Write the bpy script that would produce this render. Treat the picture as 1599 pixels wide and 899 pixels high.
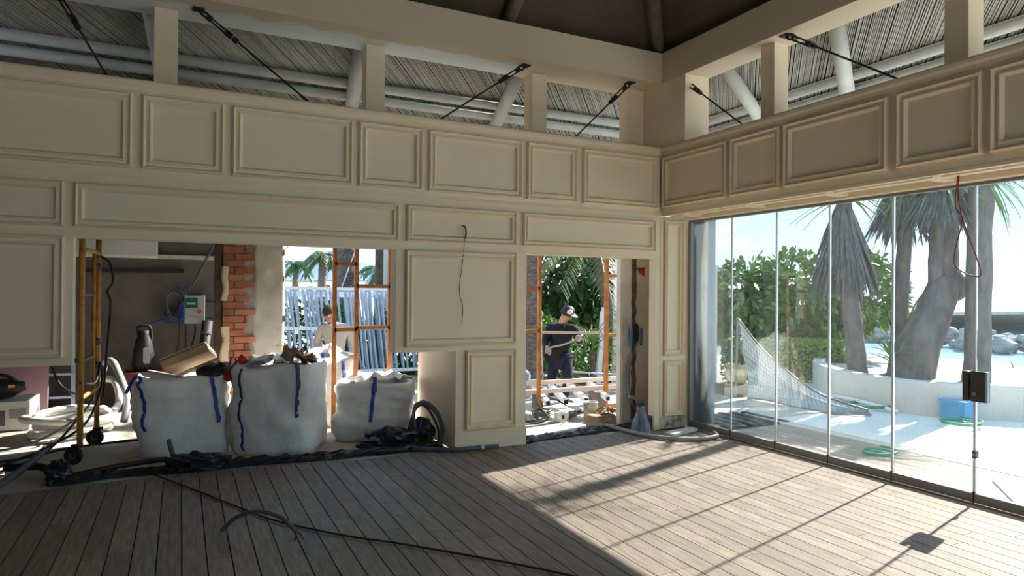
import bpy, math, random
from mathutils import Vector, noise, Matrix
random.seed(7)
sc = bpy.context.scene
for o in list(bpy.data.objects): bpy.data.objects.remove(o)

# ---------------- camera ----------------
def rig(yaw, pit, rol):
    F = Vector((math.sin(yaw)*math.cos(pit), math.cos(yaw)*math.cos(pit), math.sin(pit)))
    R = Vector((math.cos(yaw), -math.sin(yaw), 0)); U = R.cross(F)
    R2 = R*math.cos(rol)+U*math.sin(rol); U2 = U*math.cos(rol)-R*math.sin(rol)
    return Matrix((R2, U2, -F)).transposed()
cam = bpy.data.cameras.new('camera'); cam.sensor_width = 36; cam.lens = 36*1041.5/1599
cam.clip_start = .05; cam.clip_end = 5000
co = bpy.data.objects.new('camera', cam); sc.collection.objects.link(co)
co.matrix_world = Matrix.Translation((-5.292, -6.549, 1.68)) @ rig(math.radians(26.412), math.radians(.35), math.radians(.5015)).to_4x4()
sc.camera = co
# ---------------- sky, sun, exposure ----------------
w = bpy.data.worlds.new('sky'); sc.world = w; w.use_nodes = True
nt = w.node_tree; nt.nodes.clear()
def N(nt, t, **k):
    n = nt.nodes.new(t)
    for a, b in k.items(): setattr(n, a, b)
    return n
tc = N(nt, 'ShaderNodeTexCoord'); sp = N(nt, 'ShaderNodeSeparateXYZ'); nt.links.new(tc.outputs['Generated'], sp.inputs[0])
rp = N(nt, 'ShaderNodeValToRGB'); nt.links.new(sp.outputs['Z'], rp.inputs[0])
rp.color_ramp.elements[0].position = 0; rp.color_ramp.elements[0].color = (.66, .80, .90, 1)
rp.color_ramp.elements[1].position = .6; rp.color_ramp.elements[1].color = (.22, .52, .88, 1)
e = rp.color_ramp.elements.new(.2); e.color = (.33, .64, .86, 1)
mp = N(nt, 'ShaderNodeMapping'); mp.inputs['Scale'].default_value = (1.6, 1.6, 5); nt.links.new(tc.outputs['Generated'], mp.inputs[0])
nz = N(nt, 'ShaderNodeTexNoise'); nz.inputs['Scale'].default_value = 2.2; nz.inputs['Detail'].default_value = 7; nt.links.new(mp.outputs[0], nz.inputs[0])
cr = N(nt, 'ShaderNodeValToRGB'); nt.links.new(nz.outputs['Fac'], cr.inputs[0])
cr.color_ramp.elements[0].position = .48; cr.color_ramp.elements[1].position = .68
mx = N(nt, 'ShaderNodeMixRGB'); nt.links.new(cr.outputs[0], mx.inputs[0]); nt.links.new(rp.outputs[0], mx.inputs[1]); mx.inputs[2].default_value = (.98, 1.0, 1.03, 1)
bg = N(nt, 'ShaderNodeBackground'); bg.inputs[1].default_value = 1.0; nt.links.new(mx.outputs[0], bg.inputs[0])
wo = N(nt, 'ShaderNodeOutputWorld'); nt.links.new(bg.outputs[0], wo.inputs[0])
AZ, EL = math.radians(15), math.radians(37)
sl = bpy.data.lights.new('sun', 'SUN'); sl.energy = 6.7; sl.angle = math.radians(.6); sl.color = (1, .94, .84)
so = bpy.data.objects.new('sun', sl); sc.collection.objects.link(so)
so.rotation_euler = Vector((math.cos(AZ)*math.cos(EL), math.sin(AZ)*math.cos(EL), math.sin(EL))).to_track_quat('Z', 'Y').to_euler()
so.location = (20, 6, 16)
vs = sc.view_settings; vs.view_transform = 'Standard'; vs.look = 'None'; vs.exposure = 1.15; vs.gamma = 1; vs.use_curve_mapping = False

# ---------------- materials ----------------
def mat(name, col, rough=.7, col2=None, scale=6, bump=0, bscale=None, metal=0, stretch=(1, 1, 1), spec=.4, thr=(.35, .65), rand=0, detail=5, coord='Object'):
    m = bpy.data.materials.new(name); m.use_nodes = True
    t = m.node_tree; b = t.nodes['Principled BSDF']
    b.inputs['Base Color'].default_value = (*col, 1); b.inputs['Roughness'].default_value = rough
    b.inputs['Metallic'].default_value = metal; b.inputs['Specular IOR Level'].default_value = spec
    tcn = N(t, 'ShaderNodeTexCoord'); mpn = N(t, 'ShaderNodeMapping'); mpn.inputs['Scale'].default_value = stretch
    t.links.new(tcn.outputs[coord], mpn.inputs[0])
    if col2 is not None or rand:
        nn = N(t, 'ShaderNodeTexNoise'); nn.inputs['Scale'].default_value = scale; nn.inputs['Detail'].default_value = detail
        t.links.new(mpn.outputs[0], nn.inputs[0])
        r = N(t, 'ShaderNodeValToRGB'); r.color_ramp.elements[0].position = thr[0]; r.color_ramp.elements[1].position = thr[1]
        r.color_ramp.elements[0].color = (*col, 1); r.color_ramp.elements[1].color = (*(col2 or col), 1)
        t.links.new(nn.outputs['Fac'], r.inputs[0]); out = r.outputs[0]
        if rand:
            oi = N(t, 'ShaderNodeObjectInfo'); ma = N(t, 'ShaderNodeMapRange'); ma.inputs[3].default_value = 1-rand; ma.inputs[4].default_value = 1+rand
            t.links.new(oi.outputs['Random'], ma.inputs[0])
            hs = N(t, 'ShaderNodeHueSaturation'); t.links.new(ma.outputs[0], hs.inputs['Value']); t.links.new(out, hs.inputs['Color']); out = hs.outputs[0]
        t.links.new(out, b.inputs['Base Color'])
    if bump:
        bn = N(t, 'ShaderNodeTexNoise'); bn.inputs['Scale'].default_value = bscale or scale*2; bn.inputs['Detail'].default_value = 6
        t.links.new(mpn.outputs[0], bn.inputs[0])
        bp = N(t, 'ShaderNodeBump'); bp.inputs['Strength'].default_value = bump; bp.inputs['Distance'].default_value = .02
        t.links.new(bn.outputs['Fac'], bp.inputs['Height']); t.links.new(bp.outputs[0], b.inputs['Normal'])
    return m
M = {}
M['cream'] = mat('cream_paint', (.84, .70, .50), .5, (.87, .735, .535), 3, .03, 90)
M['cream_raw'] = mat('chipped_cream', (.66, .58, .46), .6, (.28, .22, .15), 14, .2, 20, thr=(.5, .62))
M['wood'] = mat('deck_board', (.215, .16, .125), .5, (.34, .27, .22), 5, .35, 40, stretch=(9, .8, 1), rand=.16)
M['groove'] = mat('deck_groove', (.03, .025, .022), .9)
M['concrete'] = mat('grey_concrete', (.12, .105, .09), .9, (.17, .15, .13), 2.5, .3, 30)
M['slab'] = mat('concrete_slab', (.46, .42, .36), .85, (.58, .54, .47), 1.6, .2, 30)
M['patio'] = mat('pale_patio', (.70, .68, .63), .8, (.78, .76, .71), 1.2, .08, 30)
M['plaster'] = mat('raw_plaster', (.62, .57, .50), .9, (.76, .71, .63), 3, .5, 9, thr=(.4, .6))
M['pale_render'] = mat('pale_render', (.80, .75, .67), .9, (.70, .64, .56), 3, .25, 9, thr=(.45, .6))
M['brownwall'] = mat('brown_bounce_cut', (.22, .16, .11), .7, (.27, .20, .14), 4)
M['mortar'] = mat('mortar_render', (.46, .42, .36), .95, (.60, .56, .50), 6, 1.0, 12)
M['brick'] = mat('red_brick', (.46, .15, .075), .85, (.56, .23, .12), 9, .5, 40, rand=.25)
M['canvas'] = mat('brown_canvas', (.085, .064, .042), .85, (.11, .084, .056), 3, .1, 8)
M['reed'] = mat('painted_reed', (.40, .39, .345), .7, (.52, .52, .48), 12, 0, stretch=(3, 3, 1))
M['reedback'] = mat('reed_gap', (.05, .042, .032), .9)
M['fascia'] = mat('brown_reed', (.16, .11, .08), .9, (.26, .19, .14), 60, .4, 80, stretch=(1, 1, .05))
M['pole'] = mat('painted_pole', (.46, .48, .46), .6, (.55, .56, .53), 5, .08, 30)
M['black'] = mat('black_iron', (.012, .011, .011), .5)
M['rubber'] = mat('black_cable', (.015, .015, .017), .5)
M['brownwire'] = mat('brown_wire', (.05, .03, .02), .6)
M['grey_pipe'] = mat('grey_conduit', (.10, .11, .125), .5)
M['lt_pipe'] = mat('light_grey_conduit', (.36, .36, .36), .5)
M['plastic_black'] = mat('black_sheet', (.012, .013, .018), .28, None, 6, .8, 14, spec=.6)
M['bag'] = mat('woven_bag', (.80, .79, .76), .5, (.86, .85, .83), 4, .5, 9, spec=.35)
for n_ in M['bag'].node_tree.nodes:
    if n_.type == 'BUMP': n_.inputs['Strength'].default_value = .5; n_.inputs['Distance'].default_value = .06
    if n_.type == 'TEX_NOISE' and n_.inputs['Scale'].default_value > 8: n_.inputs['Scale'].default_value = 3.2; n_.inputs['Detail'].default_value = 3; n_.inputs['Distortion'].default_value = .3
M['strap'] = mat('blue_strap', (.03, .09, .42), .6, None, 6, .2, 80)
M['strap_dk'] = mat('navy_strap', (.035, .05, .15), .6)
M['yellow'] = mat('yellow_steel', (.56, .27, .045), .5, (.34, .15, .035), 14, .2, 40, thr=(.45, .7))
M['orange'] = mat('orange_primer_steel', (.62, .24, .05), .5, (.42, .13, .03), 9, .1, 30)
M['pinkbar'] = mat('pale_pink_bar', (.72, .58, .50), .5)
M['galv'] = mat('galvanised_steel', (.34, .44, .56), .45, (.46, .56, .68), 5, 0, metal=.2)
M['whitesteel'] = mat('white_steel', (.82, .83, .84), .4)
M['rail'] = mat('dark_rail', (.26, .25, .24), .45, metal=.3)
M['lock'] = mat('lock_bronze', (.085, .075, .07), .4, metal=.4)
M['chrome'] = mat('chrome', (.7, .7, .7), .25, metal=1)
M['strip'] = mat('clear_seal', (.66, .74, .78), .25, spec=.6)
M['white'] = mat('white_paint', (.78, .78, .76), .5, (.72, .72, .70), 4)
M['hose'] = mat('white_hose', (.78, .77, .73), .4)
M['pink'] = mat('pink_board', (.40, .24, .30), .8)
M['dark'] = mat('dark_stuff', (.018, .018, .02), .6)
M['card'] = mat('cardboard', (.36, .24, .14), .85, (.44, .31, .19), 6, .1)
M['redp'] = mat('red_plastic', (.62, .03, .025), .4)
M['brownpaper'] = mat('brown_paper', (.22, .135, .07), .8, None, 6, .7, 10)
M['skin'] = mat('skin', (.55, .30, .21), .55)
M['hair'] = mat('brown_hair', (.05, .03, .02), .7, None, 8, .5, 60)
M['navy'] = mat('black_sweater', (.012, .013, .02), .9, None, 6, .2, 60)
M['trouser'] = mat('navy_trousers', (.013, .016, .04), .85, None, 6, .3, 25)
M['hoodie'] = mat('oatmeal_hoodie', (.55, .50, .45), .9, None, 6, .3, 30)
M['slate'] = mat('slate_trousers', (.06, .08, .13), .85)
M['glove'] = mat('grey_glove', (.35, .35, .36), .8)
M['leaf'] = mat('green_leaf', (.10, .22, .035), .45, (.24, .36, .06), 2.5, rand=.2)
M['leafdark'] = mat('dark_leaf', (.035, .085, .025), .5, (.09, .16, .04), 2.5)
M['hedge'] = mat('hedge_leaf', (.16, .30, .04), .5, (.34, .44, .08), 3)
M['yleaf'] = mat('yucca_leaf', (.11, .22, .05), .45, (.26, .36, .10), 3)
M['deadleaf'] = mat('dry_leaf', (.085, .08, .078), .8, (.15, .14, .13), 8)
M['frond'] = mat('palm_frond', (.14, .19, .06), .5, (.28, .29, .11), 2)
M['bark'] = mat('grey_bark', (.115, .10, .095), .9, (.20, .175, .165), 8, .8, 16, stretch=(1, 1, .4))
M['barkdk'] = mat('brown_bark', (.10, .065, .05), .9, (.17, .12, .09), 9, 1, 18)
M['palmtrunk'] = mat('palm_trunk', (.11, .08, .07), .95, (.22, .18, .16), 12, 1, 20, stretch=(1, 1, 2))
M['planter'] = mat('planter_render', (.60, .57, .53), .85, (.66, .63, .59), 2, .1, 30)
M['sand'] = mat('sandy_ground', (.34, .31, .26), .95, (.42, .39, .33), .5, .2, 12)
M['sea'] = mat('sea', (.35, .50, .55), .15, (.55, .66, .70), .3, .3, 2, stretch=(.3, 1, 1))
M['rock'] = mat('sea_rock', (.22, .20, .19), .9, (.36, .34, .32), 1.2, .6, 3)
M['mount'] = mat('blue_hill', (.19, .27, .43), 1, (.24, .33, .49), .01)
M['house'] = mat('white_house', (.78, .76, .72), .8)
M['net'] = mat('net_cord', (.62, .70, .74), .7)
M['cloth'] = mat('pale_blue_cloth', (.55, .68, .78), .7, (.70, .80, .87), 3, .3, 8)
M['clothw'] = mat('white_cloth', (.86, .90, .92), .7)
M['ghose'] = mat('green_hose', (.03, .25, .14), .4)
M['crate'] = mat('blue_crate', (.10, .34, .62), .5)
M['terra'] = mat('yellow_pot', (.42, .34, .17), .8, (.5, .42, .25), 6)
M['bluewire'] = mat('blue_cable', (.02, .05, .25), .5)
M['green_scr'] = mat('green_screen', (.01, .09, .07), .3)
M['tool'] = mat('grey_tool', (.12, .12, .12), .5)
M['bluep'] = mat('blue_clamp', (.08, .28, .55), .5)
M['bluebag'] = mat('blue_grey_plastic', (.11, .14, .20), .35, (.2, .24, .32), 8, .8, 16)
M['clear'] = mat('clear_film', (.55, .50, .42), .15, (.65, .62, .56), 9, .8, 14, spec=.8)
M['yellowlogo'] = mat('yellow_print', (.8, .6, .05), .6)
# beam paint: soffit half bare with scraped edge
def beam_mat():
    m = mat('beam_paint', (.68, .565, .41), .5); t = m.node_tree; b = t.nodes['Principled BSDF']
    g = N(t, 'ShaderNodeNewGeometry'); s = N(t, 'ShaderNodeSeparateXYZ'); t.links.new(g.outputs['Position'], s.inputs[0])
    mpn = N(t, 'ShaderNodeMapping'); mpn.inputs['Scale'].default_value = (2.2, 7, 1); t.links.new(g.outputs['Position'], mpn.inputs[0])
    n = N(t, 'ShaderNodeTexNoise'); n.inputs['Scale'].default_value = 2.0; n.inputs['Detail'].default_value = 8; n.inputs['Roughness'].default_value = .7; t.links.new(mpn.outputs[0], n.inputs[0])
    a = N(t, 'ShaderNodeMath', operation='MULTIPLY_ADD'); t.links.new(n.outputs['Fac'], a.inputs[0]); a.inputs[1].default_value = .55; t.links.new(s.outputs['Y'], a.inputs[2])
    c = N(t, 'ShaderNodeMath', operation='GREATER_THAN'); t.links.new(a.outputs[0], c.inputs[0]); c.inputs[1].default_value = .50
    x = N(t, 'ShaderNodeMath', operation='LESS_THAN'); t.links.new(s.outputs['X'], x.inputs[0]); x.inputs[1].default_value = -1.75
    z = N(t, 'ShaderNodeMath', operation='LESS_THAN'); t.links.new(s.outputs['Z'], z.inputs[0]); z.inputs[1].default_value = 4.2685
    p = N(t, 'ShaderNodeMath', operation='MULTIPLY'); t.links.new(c.outputs[0], p.inputs[0]); t.links.new(x.outputs[0], p.inputs[1])
    q = N(t, 'ShaderNodeMath', operation='MULTIPLY'); t.links.new(p.outputs[0], q.inputs[0]); t.links.new(z.outputs[0], q.inputs[1])
    k = N(t, 'ShaderNodeMixRGB'); t.links.new(q.outputs[0], k.inputs[0]); k.inputs[1].default_value = (.68, .565, .41, 1); k.inputs[2].default_value = (.72, .76, .76, 1)
    t.links.new(k.outputs[0], b.inputs['Base Color']); return m
M['beam'] = beam_mat()
def glass_mat():
    m = bpy.data.materials.new('dusty_glass'); m.use_nodes = True; t = m.node_tree; t.nodes.clear()
    tr = N(t, 'ShaderNodeBsdfTransparent'); tr.inputs[0].default_value = (.93, .97, .97, 1)
    gl = N(t, 'ShaderNodeBsdfGlossy'); gl.inputs['Roughness'].default_value = .02
    fr = N(t, 'ShaderNodeFresnel'); fr.inputs[0].default_value = 1.35
    m1 = N(t, 'ShaderNodeMixShader'); t.links.new(fr.outputs[0], m1.inputs[0]); t.links.new(tr.outputs[0], m1.inputs[1]); t.links.new(gl.outputs[0], m1.inputs[2])
    df = N(t, 'ShaderNodeBsdfDiffuse'); df.inputs[0].default_value = (.75, .8, .85, 1)
    tcn = N(t, 'ShaderNodeTexCoord'); n = N(t, 'ShaderNodeTexNoise'); n.inputs['Scale'].default_value = 120; n.inputs['Detail'].default_value = 2; t.links.new(tcn.outputs['Object'], n.inputs[0])
    r = N(t, 'ShaderNodeMapRange'); r.inputs[1].default_value = .55; r.inputs[2].default_value = .75; r.inputs[3].default_value = .03; r.inputs[4].default_value = .22; t.links.new(n.outputs['Fac'], r.inputs[0])
    m2 = N(t, 'ShaderNodeMixShader'); t.links.new(r.outputs[0], m2.inputs[0]); t.links.new(m1.outputs[0], m2.inputs[1]); t.links.new(df.outputs[0], m2.inputs[2])
    o = N(t, 'ShaderNodeOutputMaterial'); t.links.new(m2.outputs[0], o.inputs[0]); return m
M['glass'] = glass_mat()

# ---------------- mesh helpers ----------------
COL = sc.collection; WL = {}
def props(o, label=None, cat=None, group=None, kind=None):
    if label: o['label'] = label
    if cat: o['category'] = cat
    if group: o['group'] = group
    if kind: o['kind'] = kind
    return o
class MB:
    def __init__(s): s.v = []; s.f = []
    def add(s, vs, fs):
        b = len(s.v); s.v += [Vector(p) for p in vs]; s.f += [tuple(b+i for i in f) for f in fs]; return s
    def box(s, x0, x1, y0, y1, z0, z1):
        return s.add([(x0,y0,z0),(x1,y0,z0),(x1,y1,z0),(x0,y1,z0),(x0,y0,z1),(x1,y0,z1),(x1,y1,z1),(x0,y1,z1)],
                     [(0,3,2,1),(4,5,6,7),(0,1,5,4),(1,2,6,5),(2,3,7,6),(3,0,4,7)])
    def bar(s, p, q, wx, wy, up=(0, 0, 1)):
        p, q = Vector(p), Vector(q); d = (q-p).normalized(); u = Vector(up)
        if abs(d.dot(u)) > .97: u = Vector((0, 1, 0))
        a = d.cross(u).normalized()*wx/2; b = a.normalized().cross(d).normalized()*wy/2
        return s.add([p-a-b, p+a-b, p+a+b, p-a+b, q-a-b, q+a-b, q+a+b, q-a+b], [(0,3,2,1),(4,5,6,7),(0,1,5,4),(1,2,6,5),(2,3,7,6),(3,0,4,7)])
    def tube(s, pts, r, n=8, closed=False):
        pts = [Vector(p) for p in pts]; k = len(pts); rr = r if isinstance(r, (list, tuple)) else [r]*k
        b = len(s.v); u = None
        for i, p in enumerate(pts):
            d = (pts[(i+1) % k]-pts[i-1]) if (closed or 0 < i < k-1) else (pts[1]-pts[0] if i == 0 else pts[-1]-pts[-2])
            d = d.normalized() if d.length > 1e-9 else Vector((0, 0, 1))
            if u is None:
                u = Vector((0, 0, 1)) if abs(d.z) < .9 else Vector((1, 0, 0))
            u = (u-d*u.dot(d)); u = u.normalized() if u.length > 1e-6 else d.orthogonal().normalized()
            v = d.cross(u)
            for j in range(n):
                t = 2*math.pi*j/n; s.v.append(p+(u*math.cos(t)+v*math.sin(t))*rr[i])
        for i in range(k if closed else k-1):
            for j in range(n):
                a, c = b+i*n, b+((i+1) % k)*n
                s.f.append((a+j, a+(j+1) % n, c+(j+1) % n, c+j))
        if not closed:
            s.f.append(tuple(b+j for j in reversed(range(n)))); s.f.append(tuple(b+(k-1)*n+j for j in range(n)))
        return s
    def lathe(s, c, prof, n=16):
        c = Vector(c); b = len(s.v)
        for r, z in prof:
            for j in range(n):
                t = 2*math.pi*j/n; s.v.append(c+Vector((r*math.cos(t), r*math.sin(t), z)))
        for i in range(len(prof)-1):
            for j in range(n): s.f.append((b+i*n+j, b+i*n+(j+1) % n, b+(i+1)*n+(j+1) % n, b+(i+1)*n+j))
        s.f.append(tuple(b+j for j in reversed(range(n)))); s.f.append(tuple(b+(len(prof)-1)*n+j for j in range(n))); return s
    def grid(s, fn, nu, nv):
        b = len(s.v)
        for i in range(nu+1):
            for j in range(nv+1): s.v.append(Vector(fn(i/nu, j/nv)))
        for i in range(nu):
            for j in range(nv):
                a = b+i*(nv+1)+j; s.f.append((a, a+nv+1, a+nv+2, a+1))
        return s
    def ball(s, c, r, n=10, m=7, sq=(1, 1, 1), nz=0, nsc=3):
        c = Vector(c); b = len(s.v)
        for i in range(m+1):
            ph = math.pi*i/m
            for j in range(n):
                t = 2*math.pi*j/n; d = Vector((math.sin(ph)*math.cos(t), math.sin(ph)*math.sin(t), math.cos(ph)))
                k = 1+nz*noise.noise(d*nsc+c*3.1); s.v.append(c+Vector((d.x*sq[0], d.y*sq[1], d.z*sq[2]))*r*k)
        for i in range(m):
            for j in range(n): s.f.append((b+i*n+j, b+(i+1)*n+j, b+(i+1)*n+(j+1) % n, b+i*n+(j+1) % n))
        return s
    def leaf(s, p, d, L, W, droop=.25, nrm=None):
        d = Vector(d).normalized(); a = d.cross(Vector((0, 0, 1)) if nrm is None else Vector(nrm))
        a = a.normalized() if a.length > 1e-4 else Vector((1, 0, 0)); p = Vector(p); b = len(s.v)
        for k, wd in ((0, .25), (.35, 1), (.7, .75), (1, .04)):
            c = p+d*L*k-Vector((0, 0, droop*L*k*k)); s.v += [c-a*W/2*wd, c+a*W/2*wd]
        for k in range(3): s.f.append((b+2*k, b+2*k+1, b+2*k+3, b+2*k+2))
        return s
    def build(s, name, m, parent=None, smooth=False, bevel=0, origin=None, **pr):
        vs = s.v
        if parent is not None: o0 = WL.get(parent, Vector()); loc = Vector()
        else:
            if pr.get('kind') == 'structure': o0 = Vector()
            elif origin is not None: o0 = Vector(origin)
            else:
                o0 = Vector(((min(p.x for p in vs)+max(p.x for p in vs))/2, (min(p.y for p in vs)+max(p.y for p in vs))/2, min(p.z for p in vs)))
            loc = o0
        me = bpy.data.meshes.new(name); me.from_pydata([tuple(p-o0) for p in vs], [], s.f); me.update()
        if smooth:
            for p in me.polygons: p.use_smooth = True
        me.materials.append(M[m] if isinstance(m, str) else m)
        o = bpy.data.objects.new(name, me); COL.objects.link(o); o.location = loc
        if parent is not None: o.parent = parent
        WL[o] = o0
        if bevel:
            bv = o.modifiers.new('bevel', 'BEVEL'); bv.width = bevel; bv.segments = 2; bv.limit_method = 'ANGLE'
        return props(o, **pr)
def thing(name, loc, label, cat, group=None):
    o = bpy.data.objects.new(name, None); COL.objects.link(o); o.location = loc; o.empty_display_size = .1; WL[o] = Vector(loc)
    return props(o, label, cat, group)
def spline(pts, n=8):
    pts = [Vector(p) for p in pts]; out = []
    for i in range(len(pts)-1):
        p0, p1, p2, p3 = pts[max(i-1, 0)], pts[i], pts[i+1], pts[min(i+2, len(pts)-1)]
        for k in range(n):
            t = k/n; out.append(.5*((2*p1)+(p2-p0)*t+(2*p0-5*p1+4*p2-p3)*t*t+(3*p1-p0-3*p2+p3)*t**3))
    return out+[pts[-1]]
def cable(name, pts, r, m, label, cat='cable', n=6, group=None):
    return MB().tube(spline(pts), r, n).build(name, m, smooth=True, label=label, cat=cat, group=group)
# moulded panel frame. plane 'y': faces -y at y=pl ; plane 'x': faces -x at x=pl (a0..a1 runs along the wall)
PROF = [(0, 0), (0, .022), (.012, .030), (.026, .022), (.032, .012), (.050, .014), (.056, .024), (.066, .024), (.080, .010), (.086, .004), (.092, .004)]
def moulding(plane, pl, a0, a1, z0, z1, parent, k=1.0):
    mb = MB(); n = len(PROF)
    for (i, h) in PROF:
        i *= k; h *= 1.45
        for (a, z) in ((a0+i, z0+i), (a1-i, z0+i), (a1-i, z1-i), (a0+i, z1-i)):
            mb.v.append(Vector((a, pl-h, z)) if plane == 'y' else Vector((pl-h, a, z)))
    for r in range(n-1):
        for c in range(4):
            f = (r*4+c, r*4+(c+1) % 4, (r+1)*4+(c+1) % 4, (r+1)*4+c)
            mb.f.append(f if plane == 'y' else f[::-1])
    f = tuple((n-1)*4+c for c in range(4)); mb.f.append(f if plane == 'y' else f[::-1])
    return mb.build('panel_moulding', 'cream', parent)

# ================= STRUCTURE =================
T = 3.476
fl = MB().box(-9, .46, -9, .12, -.06, -.012).build('floor', 'groove', kind='structure', label='grey brown wooden deck floor of the room')
PW = .1405; x = -5.409-PW*13
rnd = random.Random(3)
while x < .43:
    x1 = min(x+PW, .43)
    off = {0: 0, 1: .9, 2: .35, 3: 1.25}[int(round((x+20)/PW)) % 4]+rnd.uniform(-.25, .25)
    edge = .17+.05*math.sin(x*2.1)+(.03 if x < -4 else -.04)
    if -2.75 < x < -1.8: edge = -.005
    if x > -.2: edge = -.03
    y = -9; nxt = -4.6-off+1.0
    while y < edge-.01:
        y1 = min(nxt, edge)
        if edge-y1 < .12: y1 = edge
        MB().box(x+.004, x1-.004, y+.002, y1-.002, -.012, 0).build('plank', 'wood', fl)
        y = y1; nxt = y1+rnd.choice((1.5, 1.9, 2.2))
    x = x1
wb = MB()
wb.box(-9, 0, 0, .2, 2.104, T-.03)
wb.box(-9, -6.09, 0, .15, 1.045, 2.104)
wb.box(-3.348, -1.86, 0, .2, 1.055, 2.104)
wb.box(-2.69, -1.86, 0, .2, 0, 1.055)
wb.box(-.075, .0, 0, .12, .0, 2.104)
wb.box(0, .47, .012, .12, .16, 2.62)
wb = wb.build('wall_back', 'cream', kind='structure', label='cream panelled wall with two openings')
cap = MB()
for (y, z) in ():
    pass
capprof = [(.2, T), (-.005, T), (-.022, T-.008), (-.03, T-.022), (-.03, T-.05), (-.022, T-.062), (-.012, T-.07), (-.008, T-.10), (0, T-.105), (.2, T-.105)]
n = len(capprof)
cb = MB(); cb.add([(-9, y, z) for y, z in capprof]+[(-.0+min(0, y), y, z) for y, z in capprof], [(i, (i+1) % n, n+(i+1) % n, n+i) for i in range(n)])
cb.build('cap_moulding', 'cream', wb)
MB().box(-9, 0, -.008, 0, 2.635, 2.655).build('ledge_strip', 'cream', wb)
R1 = [(-6.9, -5.677), (-5.603, -4.957), (-4.886, -3.801), (-3.738, -3.085), (-3.016, -1.938), (-1.874, -1.224), (-1.146, -.051)]
for a, b in R1: moulding('y', 0, a, b, 2.712, 3.345, wb)
moulding('y', 0, -8.2, -6.98, 2.712, 3.345, wb)
for a, b in [(-7.6, -6.158), (-6.083, -3.329), (-3.243, -2.002), (-1.916, -.094)]: moulding('y', 0, a, b, 2.19, 2.556, wb, .8)
moulding('y', 0, -7.6, -6.15, 1.11, 2.11, wb)
moulding('y', 0, -3.25, -1.995, 1.11, 2.10, wb)
moulding('y', 0, -2.582, -1.993, .216, 1.055, wb, .9)
MB().box(-2.70, -1.855, -.012, .0, 0, .165).box(-2.70, -1.855, -.02, 0, .165, .20).build('skirting', 'cream', wb, bevel=.004)
moulding('y', .012, .055, .352, .92, 2.58, wb, .75)
moulding('y', .012, .06, .362, .165, .845, wb, .75)
MB().box(0, .47, .0, .03, .848, .905).box(.0, .04, -.004, .03, .16, 2.62).build('pilaster_rail', 'cream', wb)
MB().box(-.03, .44, .03, .1, 0, .16).build('raw_plinth', 'cream_raw', wb)
MB().box(-.10, -.03, .04, .12, 0, .17).build('stained_post_foot', 'barkdk', wb)
MB().box(-2.69, -2.665, .2, 1.25, 0, 1.3).build('wall_return', 'cream', kind='structure', label='cream side board running back behind the pier')
# right wall above the glass
wr = MB().box(0, .52, -9, 0, 2.66, T-.03).build('wall_right', 'cream', kind='structure', label='cream panelled header above the glass doors')
cb = MB(); cb.add([(y, -9, z) for y, z in capprof]+[(y, -.0+min(0, y), z) for y, z in capprof], [(i, n+i, n+(i+1) % n, (i+1) % n) for i in range(n)])
cb.build('cap_moulding', 'cream', wr)
for a, b in [(-1.117, -.06), (-1.84, -1.183), (-2.956, -1.887), (-3.691, -3.04), (-4.82, -3.75), (-5.5, -4.9), (-6.6, -5.6)]: moulding('x', 0, a, b, 2.725, 3.34, wr)
s1 = MB().box(.0, .05, -9, 0, 2.625, 2.66).box(.16, .24, -9, 0, 2.63, 2.66).box(.36, .47, -9, 0, 2.60, 2.66)
s1.build('soffit_moulding', 'cream', wr, bevel=.006)
for k in range(9):
    MB().box(.05, .36, -.35-k*.98, -.26-k*.98, 2.615, 2.66).build('soffit_block', 'cream', wr)
# the rest of the room behind the camera
MB().box(-9.15, -9, -9, .2, 0, 4.64).build('wall_left', 'brownwall', kind='structure', label='side wall out of view, brown to cut bounce on the left panels')  # unseen finish, made brown to weaken light bounced onto the left panels
MB().box(-9.15, .5, -9.15, -9, 2.64, 3.476).box(-9.15, -2.4, -9.15, -9, 0, 2.64).box(.2, .5, -9.15, -9, 0, 2.64).build('wall_front', 'cream', kind='structure', label='cream wall behind the viewer, with an assumed opening that lights the back wall')  # unseen opening assumed here, sized to light the back wall
# beams
bm = MB().box(-9, .37, 0, .6, 4.268, 4.64).build('ceiling_beam', 'beam', kind='structure', label='cream ring beam with scraped white underside')
MB().box(0, .37, -9, 0, 4.268, 4.64).build('ceiling_beam_right', 'beam', kind='structure', label='cream ring beam above the glass side')
bm2 = MB().box(-9, 0, -9, -8.7, 4.268, 4.64).box(-9, -8.7, -9, 0, 4.268, 4.64).build('ceiling_beam_far', 'beam', kind='structure')
bm2['label'] = 'cream ring beam behind the viewer'
# posts
def post(x0, x1, y0, y1, label):
    MB().box(x0, x1, y0, y1, T-.04, 4.268).build('clerestory_post', 'cream', bevel=.004, label=label, cat='post', group='posts between wall and ring beam')
MB().box(-9, .0, .2, .62, T-.1, T-.04).build('wall_back_ledge', 'cream', kind='structure', label='ledge on top of the back wall')
post(-5.534, -5.34, .38, .58, 'cream square post above the back wall, leftmost in view')
post(-3.575, -3.377, .38, .58, 'cream square post on the back wall, second from the left')
post(-1.609, -1.41, .38, .58, 'cream square post on the back wall, third from the left')
cp = thing('corner_post', (0, 0, T-.04), 'wide cream corner post where the two panelled walls meet', 'post')
MB().box(-.217, .12, .36, .58, T-.04, 4.268).build('back_leaf', 'cream', cp)
MB().box(.0, .36, -.43, .36, T-.04, 4.268).build('side_leaf', 'cream', cp)
post(.13, .33, -1.63, -1.451, 'cream square post above the glass wall, nearest the corner')
post(.13, .33, -3.51, -3.327, 'cream square post above the glass wall, at the right of the photo')
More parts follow.
